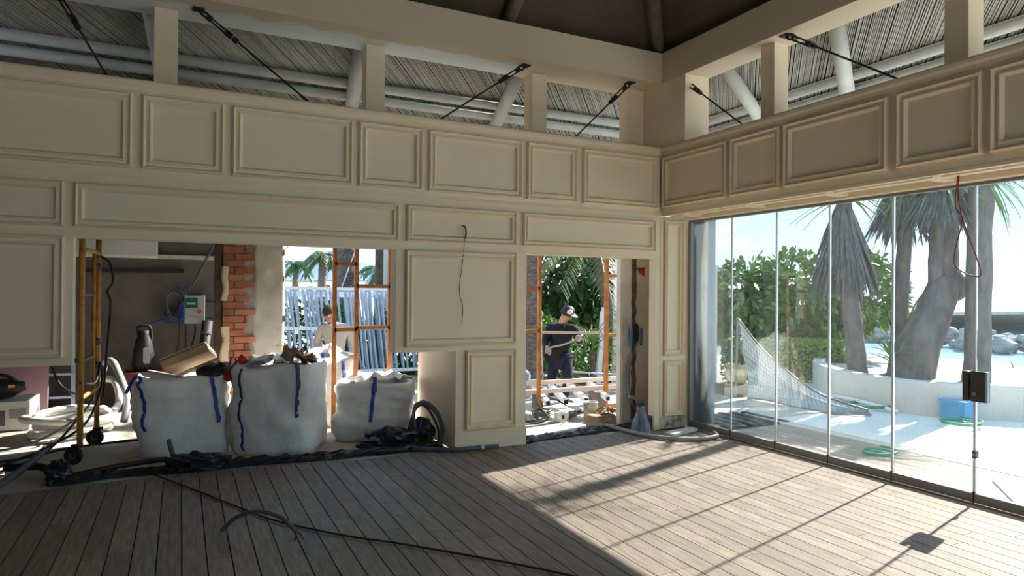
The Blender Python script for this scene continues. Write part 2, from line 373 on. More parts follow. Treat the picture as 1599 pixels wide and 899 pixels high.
# canvas roof
ap = Vector((-4.4, -4.4, 8.6)); c4 = [(-8.9, -8.9, 4.62), (.25, -8.9, 4.62), (.25, .35, 4.62), (-8.9, .35, 4.62)]
cn = MB().add(c4+[ap], [(0, 4, 1), (1, 4, 2), (2, 4, 3), (3, 4, 0)]).build('ceiling', 'canvas', kind='structure', label='dark brown canvas pavilion ceiling')
def roofpole(p, q, r): MB().tube([p, q], r, 12).build('roof_pole', 'bark_pole', cn, smooth=True)
M['bark_pole'] = mat('grey_pole', (.17, .15, .125), .7, (.24, .21, .18), 6, .1)
sb = (8.6-4.62)/4.65
for px in (-6.2, -4.3, -2.05):
    q = min(2.2, abs(px+4.4) if False else 2.2); roofpole((px, .25, 4.62), (px, .25-q, 4.55+q*sb), .085)
roofpole((.12, .2, 4.62), (-3.9, -3.9, 8.1), .085)
for py in (-2.1, -4.3): roofpole((.2, py, 4.62), (-2.0, py, 4.55+2.2*sb), .085)
# eaves with reeds : z = 4.72-.45*(d-.3)
def eave(side):
    def P(a, d, dz=0):
        z = 4.72-.45*(d-.3)+dz
        return Vector((a, d, z)) if side == 'b' else Vector((d, a, z))
    lo, hi = (-9.5, 2.05) if side == 'b' else (-9.5, 2.05)
    def lim(d): return d         # hip at 45 degrees
    nm = 'ceiling_eave_back' if side == 'b' else 'ceiling_eave_right'
    mb = MB(); mb.add([P(lo, .3, .03), P(.3, .3, .03), P(2.05, 2.05, .03), P(lo, 2.05, .03), P(lo, .3, .08), P(.3, .3, .08), P(2.05, 2.05, .08), P(lo, 2.05, .08)],
        [(0, 1, 2, 3), (4, 7, 6, 5), (0, 4, 5, 1), (1, 5, 6, 2), (2, 6, 7, 3), (3, 7, 4, 0)])
    root = mb.build(nm, 'reedback', kind='structure', label='reed lined eave '+('behind the back wall' if side == 'b' else 'outside the glass wall'))
    rb = MB(); rr = random.Random(5); sgap = .026
    s0 = lo-2.05
    while s0 < 2.3:
        # line a = s0 + d
        d0, d1 = max(.32, lo-s0), 2.0
        # clip a<=d  => s0<=0 ; for s0>0 nothing
        if s0 <= 0 and d1 > d0:
            r = .0075+rr.uniform(-.002, .003); j = rr.uniform(-.003, .003)
            p, q = P(s0+d0+j, d0, .018), P(s0+d1+j+rr.uniform(-.01, .01), d1, .018)
            rb.tube([p, q], r, 5)
        s0 += sgap
    rb.build('reeds', 'reed', root, smooth=True, kind='stuff')
    for d, r, dz in ((1.46, .058, -.05), (1.66, .058, -.055)):
        MB().tube([P(lo, d, dz), P(d, d, dz)], r, 12).build('eave_pole', 'pole', root, smooth=True)
    f = MB()
    a = lo
    while a < 1.95:
        z = P(0, 1.98).z
        if side == 'b': f.box(a, a+.018, 1.97, 1.99, 3.45, z+.05)
        else: f.box(1.97, 1.99, a, a+.018, 3.84, z+.05)
        a += .022
    f.build('fascia_reeds', 'fascia', root, kind='stuff')
    for a0, a1 in ([(-5.6, -5.45), (-3.55, -3.40), (-1.58, -1.44)] if side == 'b' else [(-1.98, -1.15), (-3.95, -3.1), (-.42, .05)]):
        MB().tube([P(a0, .58, -.10), P(a1, 1.95, -.13)], .085, 14).build('rafter', 'pole', root, smooth=True)
eave('b'); eave('r')
# ================= GLASS WALL =================
gj = [-.03, -.711, -1.365, -2.021, -2.682, -3.38, -4.04, -4.70, -5.36, -6.02]
MB().box(.452, .51, -9, -.0, 2.575, 2.64).build('trim_1', 'rail', kind='structure', label='dark metal top rail of the glass doors')
MB().box(.445, .515, -.04, -.0, 0, 2.6).build('trim_2', 'rail', kind='structure', label='dark metal jamb beside the pilaster')
GN = ['beside the pilaster', 'second from the pilaster', 'third from the pilaster', 'fourth from the pilaster', 'fifth from the pilaster, left of the lock', 'right of the lock', 'just past the right edge', 'farther past the right edge', 'last one past the right edge']
for i in range(6):
    a, b = gj[i+1], gj[i]
    g = thing('folding_glass_door', (.481, (a+b)/2, 0), 'frameless folding glass door leaf, '+GN[i], 'glass door', 'folding glass doors')
    MB().box(.477, .485, a+.012, b-.012, .085, 2.58).build('pane', 'glass', g)
    MB().box(.458, .504, a+.006, b-.006, .012, .088).build('bottom_rail', 'rail', g, bevel=.004)
    MB().box(.474, .488, a-.004, a+.014, .085, 2.58).build('edge_seal', 'strip', g)
    MB().box(.462, .50, a-.004, a+.016, .010, .095).build('end_cap', 'black', g)
wn = MB().box(.477, .485, -9, -4.06, .085, 2.58).build('window_1', 'glass', kind='structure', label='glazing continuing past the right edge')
MB().box(.458, .504, -9, -4.06, .0, .088).build('bottom_rail', 'rail', wn)
lk = thing('door_lock', (.481, -3.39, .83), 'dark square lock case clamped on the glass door joint', 'lock')
MB().box(.440, .470, -3.475, -3.365, .83, 1.075).build('case', 'lock', lk, bevel=.004)
MB().box(.440, .470, -3.345, -3.30, .83, 1.07).build('keep', 'lock', lk, bevel=.004)
MB().box(.49, .51, -3.475, -3.30, .83, 1.07).build('back_plate', 'lock', lk)
MB().box(.438, .469, -3.492, -3.475, .83, 1.075).build('edge_strip', 'galv', lk)
MB().box(.446, .466, -3.364, -3.346, .94, .97).build('bolt', 'black', lk)
MB().tube([(.441, -3.40, .895), (.425, -3.40, .895)], .016, 10).build('cylinder', 'chrome', lk)
sk = thing('glass_stopper', (.47, -3.385, .37), 'small dark stopper on the glass joint below the lock', 'stopper')
MB().box(.455, .50, -3.395, -3.37, .37, .43).build('body', 'lock', sk); MB().box(.45, .457, -3.39, -3.375, .39, .41).build('cap', 'galv', sk)

# ================= GROUND OUTSIDE =================
MB().box(-9.5, 3.2, .1, 2.6, -.14, -.012).build('floor_slab', 'slab', kind='structure', label='bare concrete slab behind the panelled wall')
MB().box(-9.5, -4.0, 2.6, 6, -.14, -.012).build('floor_kitchen', 'slab', kind='structure', label='bare concrete floor of the stripped kitchen')
MB().box(-30, 9.5, 2.6, 45, -.5, -.2).build('ground_back', 'sand', kind='structure', label='sandy ground behind the building')
MB().box(1.95, 9.5, -40, 2.6, -.5, -.03).build('ground_patio', 'patio', kind='structure', label='pale concrete patio outside the glass')
MB().box(-25, 1.95, -40, -9.0, -.5, -.03).build('ground_terrace', 'patio', kind='structure', label='pale terrace behind the viewer')
dk = MB().box(.5, 1.75, -9, .0, -.1, -.03).build('floor_outside_deck', 'groove', kind='structure', label='deck strip outside the glass')
x = .52
while x < 1.74:
    MB().box(x, x+PW-.008, -9, -.35, -.03, -.006).build('plank', 'wood', dk); x += PW
MB().box(1.75, 1.95, -9, .4, -.12, .0).build('trim_3', 'slab', kind='structure', label='raised kerb along the outer deck edge')
MB().add([(9.5, -60, -.4), (9.5, 60, -.4), (22, 60, -3.6), (22, -60, -3.6)], [(0, 1, 2, 3)]).build('ground_bank', 'sand', kind='structure', label='bank falling to the sea')
MB().add([(12, -900, -3.55), (2500, -900, -3.55), (2500, 1500, -3.55), (12, 1500, -3.55)], [(0, 1, 2, 3)]).build('ground_sea', 'sea', kind='structure', label='bright sea')
# ================= KITCHEN SIDE =================
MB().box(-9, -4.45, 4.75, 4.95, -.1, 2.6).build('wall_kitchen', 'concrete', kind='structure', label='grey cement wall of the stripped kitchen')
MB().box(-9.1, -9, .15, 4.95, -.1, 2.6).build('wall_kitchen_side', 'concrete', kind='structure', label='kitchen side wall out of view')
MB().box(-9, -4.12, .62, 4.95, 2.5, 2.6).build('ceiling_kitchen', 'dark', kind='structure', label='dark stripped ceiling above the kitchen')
MB().box(-9.5, -4.1, 2.06, 2.2, 2.6, 3.7).build('wall_eave_shade', 'concrete', kind='structure', label='unseen upstand added above the kitchen roof to shade the eave')  # out of view, added to keep sky light off the reed eave
bh = MB().box(-9, -5.60, 3.9, 4.7, 2.13, 2.5).build('ceiling_bulkhead', 'white', kind='structure', label='white boxed bulkhead under the kitchen ceiling')
MB().box(-5.6, -4.6, 4.66, 4.75, 2.13, 2.19).build('trim_4', 'mortar', kind='structure', label='broken ceiling edge on the cement wall')
# brick pillar: a core with loose bricks and render
pc = MB().box(-4.85, -4.16, 1.93, 2.35, -.02, 2.6).build('wall_pillar', 'mortar', kind='structure', label='half stripped pillar of red brick and grey render')
rb = random.Random(11); z = .0; k = 0
while z < 2.55:
    x0 = -4.855; end = -4.56+rb.uniform(-.07, .09); first = True
    while x0 < end:
        L = .24 if not (first and k % 2) else .125
        x1 = min(x0+L, end)
        if x1-x0 > .04:
            d = rb.uniform(0, .012)
            MB().box(x0+.004, x1-.006, 1.895-d, 1.94, z+.005, z+.072).build('brick', 'brick', pc)
        x0 += L+.004; first = False
    z += .081; k += 1
for (a, zz, wd) in [(-4.21, .55, .1), (-4.24, .95, .12), (-4.2, 1.3, .08), (-4.22, 2.1, .1), (-4.205, 1.78, .07)]:
    MB().box(a-wd/2, a+wd/2, 1.897, 1.94, zz, zz+.07).build('brick', 'brick', pc)
def lumpy(x0, x1, z0, z1, y, th, seed, nu=24, nv=60):
    def f(u, v):
        X, Z = x0+(x1-x0)*u, z0+(z1-z0)*v
        e = min(u, 1-u)*2; X += .03*noise.noise(Vector((Z*5, seed, 0)))*(1 if u < .5 else .4)
        return (X, y-th*min(1, e*6)-.012*noise.noise(Vector((X*9, Z*9, seed)))*min(1, e*5), Z)
    return MB().grid(f, nu, nv)
lumpy(-4.52, -4.16, -.02, 2.6, 1.925, .03, 3).build('render_coat', 'plaster', pc, smooth=True)
lumpy(-4.87, -4.79, 1.55, 1.95, 1.91, .03, 8, 6, 14).build('plaster_patch', 'cream', pc, smooth=True)
lumpy(-4.87, -4.77, .75, 1.25, 1.91, .03, 9, 6, 14).build('plaster_patch', 'cream', pc, smooth=True)
MB().box(-4.93, -4.86, 1.92, 2.3, -.02, 2.6).build('pillar_edge_board', 'barkdk', pc)
# raw concrete pillar by the corner
rp_ = MB().box(-.22, .5, .52, .60, -.02, 2.7).box(.5, .80, .04, .95, -.02, 2.7).build('wall_stripped_pillar', 'pale_render', kind='structure', label='stripped plaster pillar behind the corner pilaster')
lumpy(-.21, -.06, -.0, 1.35, .52, .02, 4).build('render_coat', 'mortar', rp_, smooth=True)
lumpy(.52, .79, .0, .8, .04, .02, 6).build('render_coat', 'plaster', rp_, smooth=True)
ch = MB()
ch.tube([(-.015+.02*noise.noise(Vector((i*.9, 2, 0))), .51, .05+i*.1) for i in range(25)], [.03+.012*noise.noise(Vector((i*.8, 0, 5))) for i in range(25)], 7)
ch.build('wall_chase', 'barkdk', rp_, smooth=True)
MB().box(.80, .93, .04, .12, -.02, 2.7).build('steel_jamb', mat('blue_grey_steel', (.28, .32, .42), .5), rp_)
MB().add([(.03, .505, 2.0), (.15, .505, 2.02), (.15, .505, 1.9), (.09, .505, 1.93)], [(0, 3, 2, 1)]).add([(.03, .515, 2.0), (.15, .515, 2.02), (.15, .515, 1.9), (.09, .515, 1.93)], [(0, 1, 2, 3)]).build('red_tape', 'redp', label='scrap of red tape stuck high on the stripped pillar', cat='tape')
jb = thing('junction_box', (.0, .47, 1.0), 'black junction box with blue clamps on the stripped pillar', 'junction box')
MB().ball((.0, .47, 1.16), .06, 10, 7, (.7, .5, 2.2), .2).build('case', 'dark', jb, smooth=True)
for dx in (-.09, .075): MB().bar((dx, .47, 1.0), (dx*1.05, .46, 1.22), .03, .02).build('clamp', 'bluep', jb)
cable('pillar_cable', [(.0, .46, 1.05), (-.10, .43, .85), (-.15, .43, .6), (-.12, .42, .35), (-.04, .42, .18), (-.02, .42, .12)], .012, 'grey_pipe', 'grey cable looping down the stripped pillar')
cd_ = MB().tube(spline([(-.16, .40, .36), (-.08, .40, .34), (-.03, .40, .28), (-.02, .40, .1), (-.02, .40, -.01)]), .022, 8).tube([(.01, .40, .3), (.01, .40, -.01)], .022, 8)
cd_.build('conduit_stub', 'lt_pipe', smooth=True, label='pair of light grey conduit stubs at the foot of the stripped pillar', cat='conduit')
# things on the kitchen wall
MB().bar((-6.5, 4.70, 1.94), (-5.25, 4.70, 1.955), .05, .06).build('wall_pipe', 'dark', label='dark horizontal pipe across the cement wall', cat='pipe')
ep = thing('control_panel', (-5.11, 4.75, 1.15), 'pale grey control box with green display on the cement wall', 'control box')
MB().box(-5.24, -4.96, 4.60, 4.748, 1.16, 1.585).build('case', mat('box_grey', (.36, .37, .36), .5), ep, bevel=.008)
MB().box(-5.225, -5.06, 4.592, 4.60, 1.40, 1.55).build('display', 'green_scr', ep)
MB().box(-5.21, -5.09, 4.588, 4.593, 1.45, 1.48).build('display_bar', mat('pale_green', (.25, .5, .42), .5), ep)
MB().tube([(-5.04, 4.60, 1.345), (-5.04, 4.585, 1.345)], .03, 12).build('dial', 'redp', ep)
MB().box(-5.22, -5.13, 4.592, 4.60, 1.30, 1.38).build('label_plate', 'lt_pipe', ep)
MB().box(-5.22, -5.07, 4.592, 4.60, 1.19, 1.27).build('lower_cover', 'lt_pipe', ep)
for zz in (1.5, 1.24): MB().bar((-4.96, 4.68, zz), (-4.83, 4.7, zz-.01), .02, .02).build('lug', 'dark', ep)
cc = MB()
for k in range(7):
    r = .15+.012*k; cc.tube([(-5.39+.02*k*.4+r*.62*math.cos(t*.3), 4.66-.008*k, 1.50-.03*(k % 3)+r*1.15*math.sin(t*.3)) for t in range(21)], .009, 5, True)
cc.build('cable_coil', 'grey_pipe', smooth=True, label='coil of grey cable hung on the cement wall', cat='cable')
cable('wall_conduit', [(-5.3, 4.66, 1.68), (-5.15, 4.66, 1.72), (-5.02, 4.66, 1.98), (-4.83, 4.66, 2.4)], .016, 'grey_pipe', 'grey conduit rising across the cement wall to the ceiling', 'conduit')
bc = thing('cable_reel', (-5.4, 4.6, 1.1), 'blue plastic cable tray with tangled blue cable', 'cable tray')
MB().box(-5.50, -5.32, 4.62, 4.66, 1.28, 1.30).box(-5.50, -5.32, 4.62, 4.66, 1.18, 1.20).box(-5.50, -5.48, 4.62, 4.66, 1.18, 1.3).box(-5.40, -5.38, 4.62, 4.66, 1.18, 1.3).build('frame', 'bluewire', bc)
MB().tube(spline([(-5.32, 4.6, 1.25), (-5.27, 4.58, 1.5), (-5.25, 4.6, 1.3), (-5.29, 4.57, 1.2), (-5.26, 4.6, 1.42), (-5.30, 4.58, 1.15)]), .014, 6).build('tangle', 'bluewire', bc, smooth=True)
MB().tube(spline([(-5.50, 4.62, 1.22), (-5.6, 4.6, 1.2), (-5.73, 4.55, 1.13)]), .016, 6).build('lead', 'bluewire', bc, smooth=True)
cable('wall_wire', [(-5.30, 4.7, 1.15), (-5.31, 4.7, .9), (-5.34, 4.7, .72)], .008, 'brownwire', 'thin brown wire hanging below the blue tray')
cable('wall_wire', [(-5.24, 4.72, 1.6), (-5.22, 4.72, 1.1), (-5.22, 4.72, .5)], .008, 'rubber', 'thin black wire running down beside the control box')
cable('wall_wire', [(-5.09, 4.7, 1.15), (-5.1, 4.7, .95), (-5.2, 4.68, .65)], .012, 'rubber', 'black lead drooping from under the control box')
gt = thing('power_tool', (-5.75, 4.4, .45), 'black demolition tool with white label standing on a red case', 'tool')
MB().lathe((-5.76, 4.4, .5), [(.12, 0), (.15, .1), (.13, .3), (.10, .45), (.07, .52), (.07, .58)], 12).build('body', 'dark', gt, smooth=True)
MB().tube(spline([(-5.82, 4.4, 1.0), (-5.84, 4.4, 1.12), (-5.76, 4.4, 1.15), (-5.68, 4.4, 1.12), (-5.66, 4.4, .9)]), .02, 6).build('handle', 'dark', gt, smooth=True)
MB().box(-5.76, -5.68, 4.255, 4.275, .62, .84).build('label_plate', 'lt_pipe', gt)
rc = thing('red_case', (-5.7, 4.4, 0), 'dark red tool case under the black tool', 'case')
MB().box(-6.0, -5.45, 4.15, 4.65, 0, .5).build('body', mat('dark_red', (.10, .012, .012), .6), rc, bevel=.02)
MB().box(-5.80, -5.62, 4.13, 4.15, .38, .41).build('handle', 'dark', rc)
bt = thing('dark_roll', (-4.98, 4.4, 0), 'dark upright roll of material leaning on the cement wall', 'roll')
MB().tube([(-5.06, 4.3, 0), (-4.92, 4.55, 1.2)], .075, 12).build('roll', 'dark', bt, smooth=True); MB().tube([(-4.945, 4.5, 1.0), (-4.94, 4.51, 1.03)], .079, 12).build('band', 'tool', bt)
# scaffold tower on castors
st = thing('scaffold_tower', (-6.13, 1.35, 0), 'yellow scaffold tower frame on black castor wheels', 'scaffold')
for (sx, sy) in ((-6.14, 1.0), (-6.085, 1.85)):
    MB().tube([(sx, sy, .16), (sx, sy, 2.44)], .027, 10).build('upright', 'yellow', st, smooth=True)
MB().tube([(-6.10, 1.6, .62), (-6.10, 1.6, 2.05)], .018, 8).build('inner_upright', 'yellow', st, smooth=True)
for zz in (.62, 2.06): MB().tube([(-6.14, 1.0, zz), (-6.085, 1.85, zz)], .022, 8).build('rung', 'yellow', st, smooth=True)
for zz in (1.62, .98): MB().tube([(-6.5, .98, zz+.02), (-6.14, 1.0, zz), (-6.10, 1.6, zz)], .016, 8).build('clamp_bar', 'tool', st, smooth=True)
for zz in (1.9, 1.1, .85): MB().tube([(-6.085, 1.80, zz), (-6.085, 1.9, zz+.05)], .034, 8).build('coupler', 'tool', st)
for (sx, sy, rot) in ((-6.19, 1.0, .5), (-6.10, 1.85, .25)):
    c, s_ = math.cos(rot), math.sin(rot)
    wh = MB().tube([(sx-.02*s_, sy-.02*c, .085), (sx+.02*s_, sy+.02*c, .085)], .085, 20).build('castor_wheel', 'dark', st, bevel=.006)
    MB().tube([(sx-.026*s_, sy-.026*c, .085), (sx+.026*s_, sy+.026*c, .085)], .035, 12).build('hub', 'tool', wh)
    MB().box(sx-.02, sx+.075, sy-.035, sy+.035, .165, .19).bar((sx+.02, sy-.032, .18), (sx, sy-.032, .08), .04, .006).bar((sx+.02, sy+.032, .18), (sx, sy+.032, .08), .04, .006).build('castor_fork', 'black', st)
cable('scaffold_cable', [(-6.1, 1.85, 2.05), (-5.98, 1.85, 1.95), (-5.95, 1.85, 1.75), (-6.0, 1.85, 1.65), (-5.97, 1.86, 1.5), (-6.0, 1.85, 1.0), (-6.03, 1.85, .5)], .012, 'rubber', 'black cable hanging down the yellow scaffold tower')
cable('scaffold_lead', [(-6.14, .97, .78), (-6.05, 1.3, .74), (-6.04, 1.7, .9), (-6.05, 1.8, .6), (-6.12, 1.2, .35), (-6.4, .9, .2), (-6.9, .8, .02)], .012, 'rubber', 'black lead wrapped round the scaffold and trailing left')
# left corner: white box, tool bag, pink boards, ladder, hose coil
wbx = thing('white_carton', (-7.1, 3.3, 0), 'white printed carton on the concrete floor at the left edge', 'box')
MB().box(-7.7, -6.88, 3.1, 3.7, 0, .34).build('body', 'white', wbx, bevel=.006)
MB().box(-7.22, -7.12, 3.094, 3.1, .06, .24).build('printed_panel', 'tool', wbx)
MB().box(-7.08, -6.92, 3.094, 3.1, .14, .25).build('printed_text_block', 'lt_pipe', wbx)
tb = thing('tool_bag', (-7.2, 3.3, .34), 'black tool bag lying on the white carton', 'bag')
MB().ball((-7.3, 3.35, .47), .3, 14, 9, (1.15, .7, .42), .15).build('body', 'dark', tb, smooth=True)
MB().tube(spline([(-7.5, 3.3, .56), (-7.35, 3.25, .64), (-7.15, 3.25, .63), (-7.05, 3.3, .55)]), .02, 6).build('handle', 'black', tb, smooth=True)
MB().box(-7.10, -7.04, 3.13, 3.15, .50, .53).build('tag', 'yellowlogo', tb)
MB().box(-7.35, -6.84, 4.0, 4.06, 0, 1.1).build('pink_board', 'pink', label='mauve pink board standing behind the white carton', cat='board')
MB().box(-7.9, -7.38, 4.1, 4.16, 0, 1.1).build('pink_board', 'pink', label='darker mauve board at the far left edge', cat='board')
ld = thing('step_ladder', (-6.6, 4.3, 0), 'aluminium step ladder behind the yellow scaffold', 'ladder')
for sx in (-6.98, -6.57): MB().bar((sx, 4.1, 0), (sx+.08 if sx < -6.8 else sx-.05, 4.45, 1.6), .05, .025).build('stile', 'galv', ld)
for k in range(5): MB().bar((-6.96+.016*k, 4.14+.07*k, .22+.3*k), (-6.59-.01*k, 4.14+.07*k, .22+.3*k), .07, .03).build('tread', 'galv', ld)
hc = MB(); hp = []
for i in range(150):
    t = i*.21; tw = t/(2*math.pi); rr = .36+.05*math.sin(tw*2.3); hp.append((-6.40+rr*1.02*math.cos(t)+.05*math.sin(tw*5), 2.62+rr*.95*math.sin(t), .04+.055*tw*.75+.03*math.sin(t*1.3+tw)))
hp = hp+spline([hp[-1], (-6.02, 2.75, .2), (-5.96, 3.05, .3), (-6.05, 3.4, .5), (-6.25, 3.6, .5)], 8)[1:]
hc.tube(hp, .042, 10).build('hose_coil', 'hose', smooth=True, label='loose coil of thick white hose on the sunlit floor', cat='hose')
cable('grey_hose', [(-5.9, 2.9, .05), (-5.88, 3.1, .3), (-6.02, 3.5, .62), (-6.1, 3.7, .72), (-6.2, 3.8, .7)], .045, 'lt_pipe', 'grey corrugated hose rising behind the white coil', 'hose', 8)
for i, pts in enumerate([[(-7.6, 2.0, .02), (-6.8, 1.95, .02), (-6.3, 2.2, .25), (-6.1, 2.4, .6), (-6.05, 2.6, .8)], [(-7.4, 1.3, .012), (-6.8, 1.35, .012), (-6.2, 1.6, .05), (-5.5, 1.9, .012)], [(-7.2, .6, .012), (-6.75, .9, .012), (-6.45, 1.4, .08), (-6.25, 1.9, .3)],
                         [(-6.9, 3.2, .95), (-6.7, 3.1, .8), (-6.55, 3.0, .5), (-6.2, 2.9, .32)], [(-7.2, 2.6, .98), (-6.75, 2.5, .92), (-6.3, 2.6, .85)]]):
    cable('loose_cable', pts, .013, 'rubber', ['black cable crossing in front of the hose coil and rising', 'black cable lying across the sunlit kitchen floor', 'thin black cable rising from the floor to the scaffold', 'black cable drooping over the hose coil from the left wall piece', 'black cable hanging behind the left wall piece'][i])
cable('orange_string', [(-6.35, .35, .0), (-5.9, .8, .0), (-5.55, 1.25, .0)], .006, 'orange', 'thin orange string on the concrete near the castor', 'string')
# ================= RUBBLE BAGS =================
def bag(name, cx, cy, rot, wx, wy, h, lean, seed, label, fill, straps, top_in=.5):
    root = thing(name, (cx, cy, -.012), label, 'bag', 'white rubble bags')
    c, s_ = math.cos(rot), math.sin(rot); nt_, nh = 48, 18
    def pt(th, k, off=0):
        ex = 6.5; ct, st_ = math.cos(th), math.sin(th)
        r = (abs(ct)**ex+abs(st_)**ex)**(-1/ex)
        bul = 1+.025*math.sin(math.pi*min(k, 1))-.06*(k > .98)-.05*max(0, .12-k)/.12
        X, Y = wx/2*r*ct*bul, wy/2*r*st_*bul
        nv = noise.noise(Vector((X*3.2+seed, Y*3.2, k*3)))*.055+noise.noise(Vector((X*7, Y*7+seed, k*11)))*.028
        nv -= .05*max(0, .35-abs(noise.noise(Vector((X*2.6+seed*2, Y*2.6, k*4.5)))))*(1 if k < .97 else .3)
        nn_ = 1+nv/.5
        X, Y = X*nn_+off*ct, Y*nn_+off*st_
        Z = h*k*(1+.07*noise.noise(Vector((ct*1.3+seed, st_*1.3, 7)))*(k)) 
        X += lean[0]*k; Y += lean[1]*k
        return Vector((cx+X*c-Y*s_, cy+X*s_+Y*c, Z-.01))
    mb = MB()
    ks = [i/nh for i in range(nh+1)]
    for k in ks:
        for j in range(nt_): mb.v.append(pt(2*math.pi*j/nt_, k))
    for i in range(nh):
        for j in range(nt_): mb.f.append((i*nt_+j, i*nt_+(j+1) % nt_, (i+1)*nt_+(j+1) % nt_, (i+1)*nt_+j))
    b0 = nh*nt_; ctr = sum((mb.v[b0+j] for j in range(nt_)), Vector())/nt_
    for q, dz in ((.9, -.03), (.6, -.07), (.3, -.05)):
        for j in range(nt_):
            p = ctr+(mb.v[b0+j]-ctr)*q; mb.v.append(Vector((p.x, p.y, p.z+dz+.05*noise.noise(p*5))))
    for i in range(3):
        a, b = b0+i*nt_, b0+(i+1)*nt_
        for j in range(nt_): mb.f.append((a+j, a+(j+1) % nt_, b+(j+1) % nt_, b+j))
    mb.f.append(tuple(b0+3*nt_+j for j in range(nt_))); mb.f.append(tuple(reversed(range(nt_))))
    mb.build('sack', 'bag', root, smooth=True)
    for th, k0, loop, m in straps:
        sb_ = MB(); nst = 16; L = []
        for i in range(nst+1):
            k = k0+(1-k0)*i/nst; L.append(pt(th, k, .008))
        if loop:
            out = (L[-1]-Vector((cx, cy, L[-1].z))).normalized()
            e0 = L[-1]; L += [e0+Vector((0, 0, .05))+out*.01, e0+out*.05+Vector((0, 0, .06)), e0+out*loop+Vector((0, 0, .0)), e0+out*(loop+.06)+Vector((0, 0, -.10))]
        tan = Vector((-math.sin(th+rot), math.cos(th+rot), 0)); outv = Vector((math.cos(th+rot), math.sin(th+rot), 0))
        for p in L: sb_.v += [p-tan*.02, p+tan*.02, p+tan*.02-outv*.006, p-tan*.02-outv*.006]
        for i in range(len(L)-1):
            for j in range(4): sb_.f.append((4*i+j, 4*i+(j+1) % 4, 4*i+4+(j+1) % 4, 4*i+4+j))
        sb_.build('strap', m, root)
    return root, ctr
PI = math.pi
b1, c1 = bag('rubble_bag', -5.22, 1.33, -.12, .86, .80, .80, (-.05, 0), 1.3, 'white rubble bag with cardboard on top, beside the yellow scaffold', None, [(-2.2, .35, .10, 'strap'), (-2.75, .45, .0, 'strap'), (-.9, .42, .0, 'strap')])
b2, c2 = bag('rubble_bag', -4.30, 1.0, -.42, .84, .84, .92, (.0, 0), 4.1, 'tall white rubble bag with brown paper on top, in the middle', None, [(-2.18, .05, .0, 'strap_dk'), (-.98, .42, .0, 'strap_dk'), (-2.5, .8, .06, 'strap_dk')])
b3, c3 = bag('rubble_bag', -3.27, 1.17, -.38, .84, .74, .66, (.06, 0), 7.7, 'low white rubble bag beside the cream pier', None, [(-1.55, .35, .05, 'strap'), (1.2, .5, .0, 'strap')])
b4, c4_ = bag('rubble_bag', -3.64, 2.15, .1, .72, .7, .86, (.0, 0), 9.2, 'sunlit white rubble bag standing behind the others', None, [(-1.9, .5, .04, 'strap'), (-1.2, .5, .0, 'strap')])
cbx = thing('cardboard_sheet', (-5.15, 1.5, .84), 'folded brown cardboard box on the left rubble bag', 'cardboard')
MB().bar((-5.42, 1.45, .83), (-4.98, 1.40, 1.02), .42, .09, (0, .3, 1)).build('folded_box', 'card', cbx, bevel=.008)
MB().bar((-5.44, 1.43, .90), (-5.02, 1.38, 1.075), .34, .015, (0, .3, 1)).build('flap', 'card', cbx)
MB().bar((-5.045, 1.37, 1.06), (-4.97, 1.33, 1.0), .26, .02, (0, .3, 1)).build('tape_patch', 'white', cbx)
bb = MB().ball((-4.93, 1.22, .80), .2, 14, 9, (1.1, .9, .55), .35, 4).build('black_sack', 'plastic_black', smooth=True, label='black plastic sack stuffed in the left rubble bag', cat='sack')
MB().bar((-5.58, 1.15, .85), (-5.0, .95, .72), .05, .02).build('thin_batten', 'lt_pipe', label='pale batten lying along the rim of the left rubble bag', cat='batten')
MB().tube(spline([(-4.86, 1.02, .74), (-4.80, 1.0, .84), (-4.72, .98, .93), (-4.68, .98, .97)]), [.035]*9+[.04]*8+[.05]*8, 8).build('red_bottle', 'redp', smooth=True, label='red plastic piece wedged between the two big rubble bags', cat='plastic')
cf = MB().ball((-4.76, .92, .28), .17, 14, 10, (.6, .8, 1.6), .25, 3).build('clear_sack', 'clear', smooth=True, label='clear plastic sack squeezed between the two big rubble bags', cat='sack')
def crumple(c, size, seed, amp=.5, nu=10, nv=10):
    c = Vector(c)
    def f(u, v):
        p = Vector(((u-.5)*size[0], (v-.5)*size[1], 0)); q = Vector((u*4+seed, v*4, seed))
        return c+p+Vector((noise.noise(q)*.08, noise.noise(q+Vector((9, 0, 0)))*.08, size[2]*(.5+amp*noise.noise(q*1.3)+.3*noise.noise(q*3))*(1-abs(2*u-1)**3*.9)))
    return MB().grid(f, nu, nv)
def solid(o, t=.006):
    m_ = o.modifiers.new('thick', 'SOLIDIFY'); m_.thickness = t; return o
solid(crumple((-4.16, 1.05, .86), (.42, .4, .24), 2.2, .8).build('brown_paper', 'brownpaper', label='crumpled brown paper sack on the tall rubble bag', cat='paper'))
solid(crumple((-4.47, 1.0, .88), (.45, .4, .15), 5.2, .6).build('clear_film', 'clear', smooth=True, label='crumpled clear film on the tall rubble bag', cat='film'))
solid(crumple((-3.15, 1.25, .62), (.7, .5, .14), 6.2, .8).build('white_film', 'bag', smooth=True, label='white plastic crumpled on top of the low rubble bag', cat='film'))
solid(crumple((-3.62, 2.1, .84), (.6, .5, .16), 8.4, .9).build('torn_film', 'bag', smooth=True, label='torn white film on the sunlit bag at the back', cat='film'))
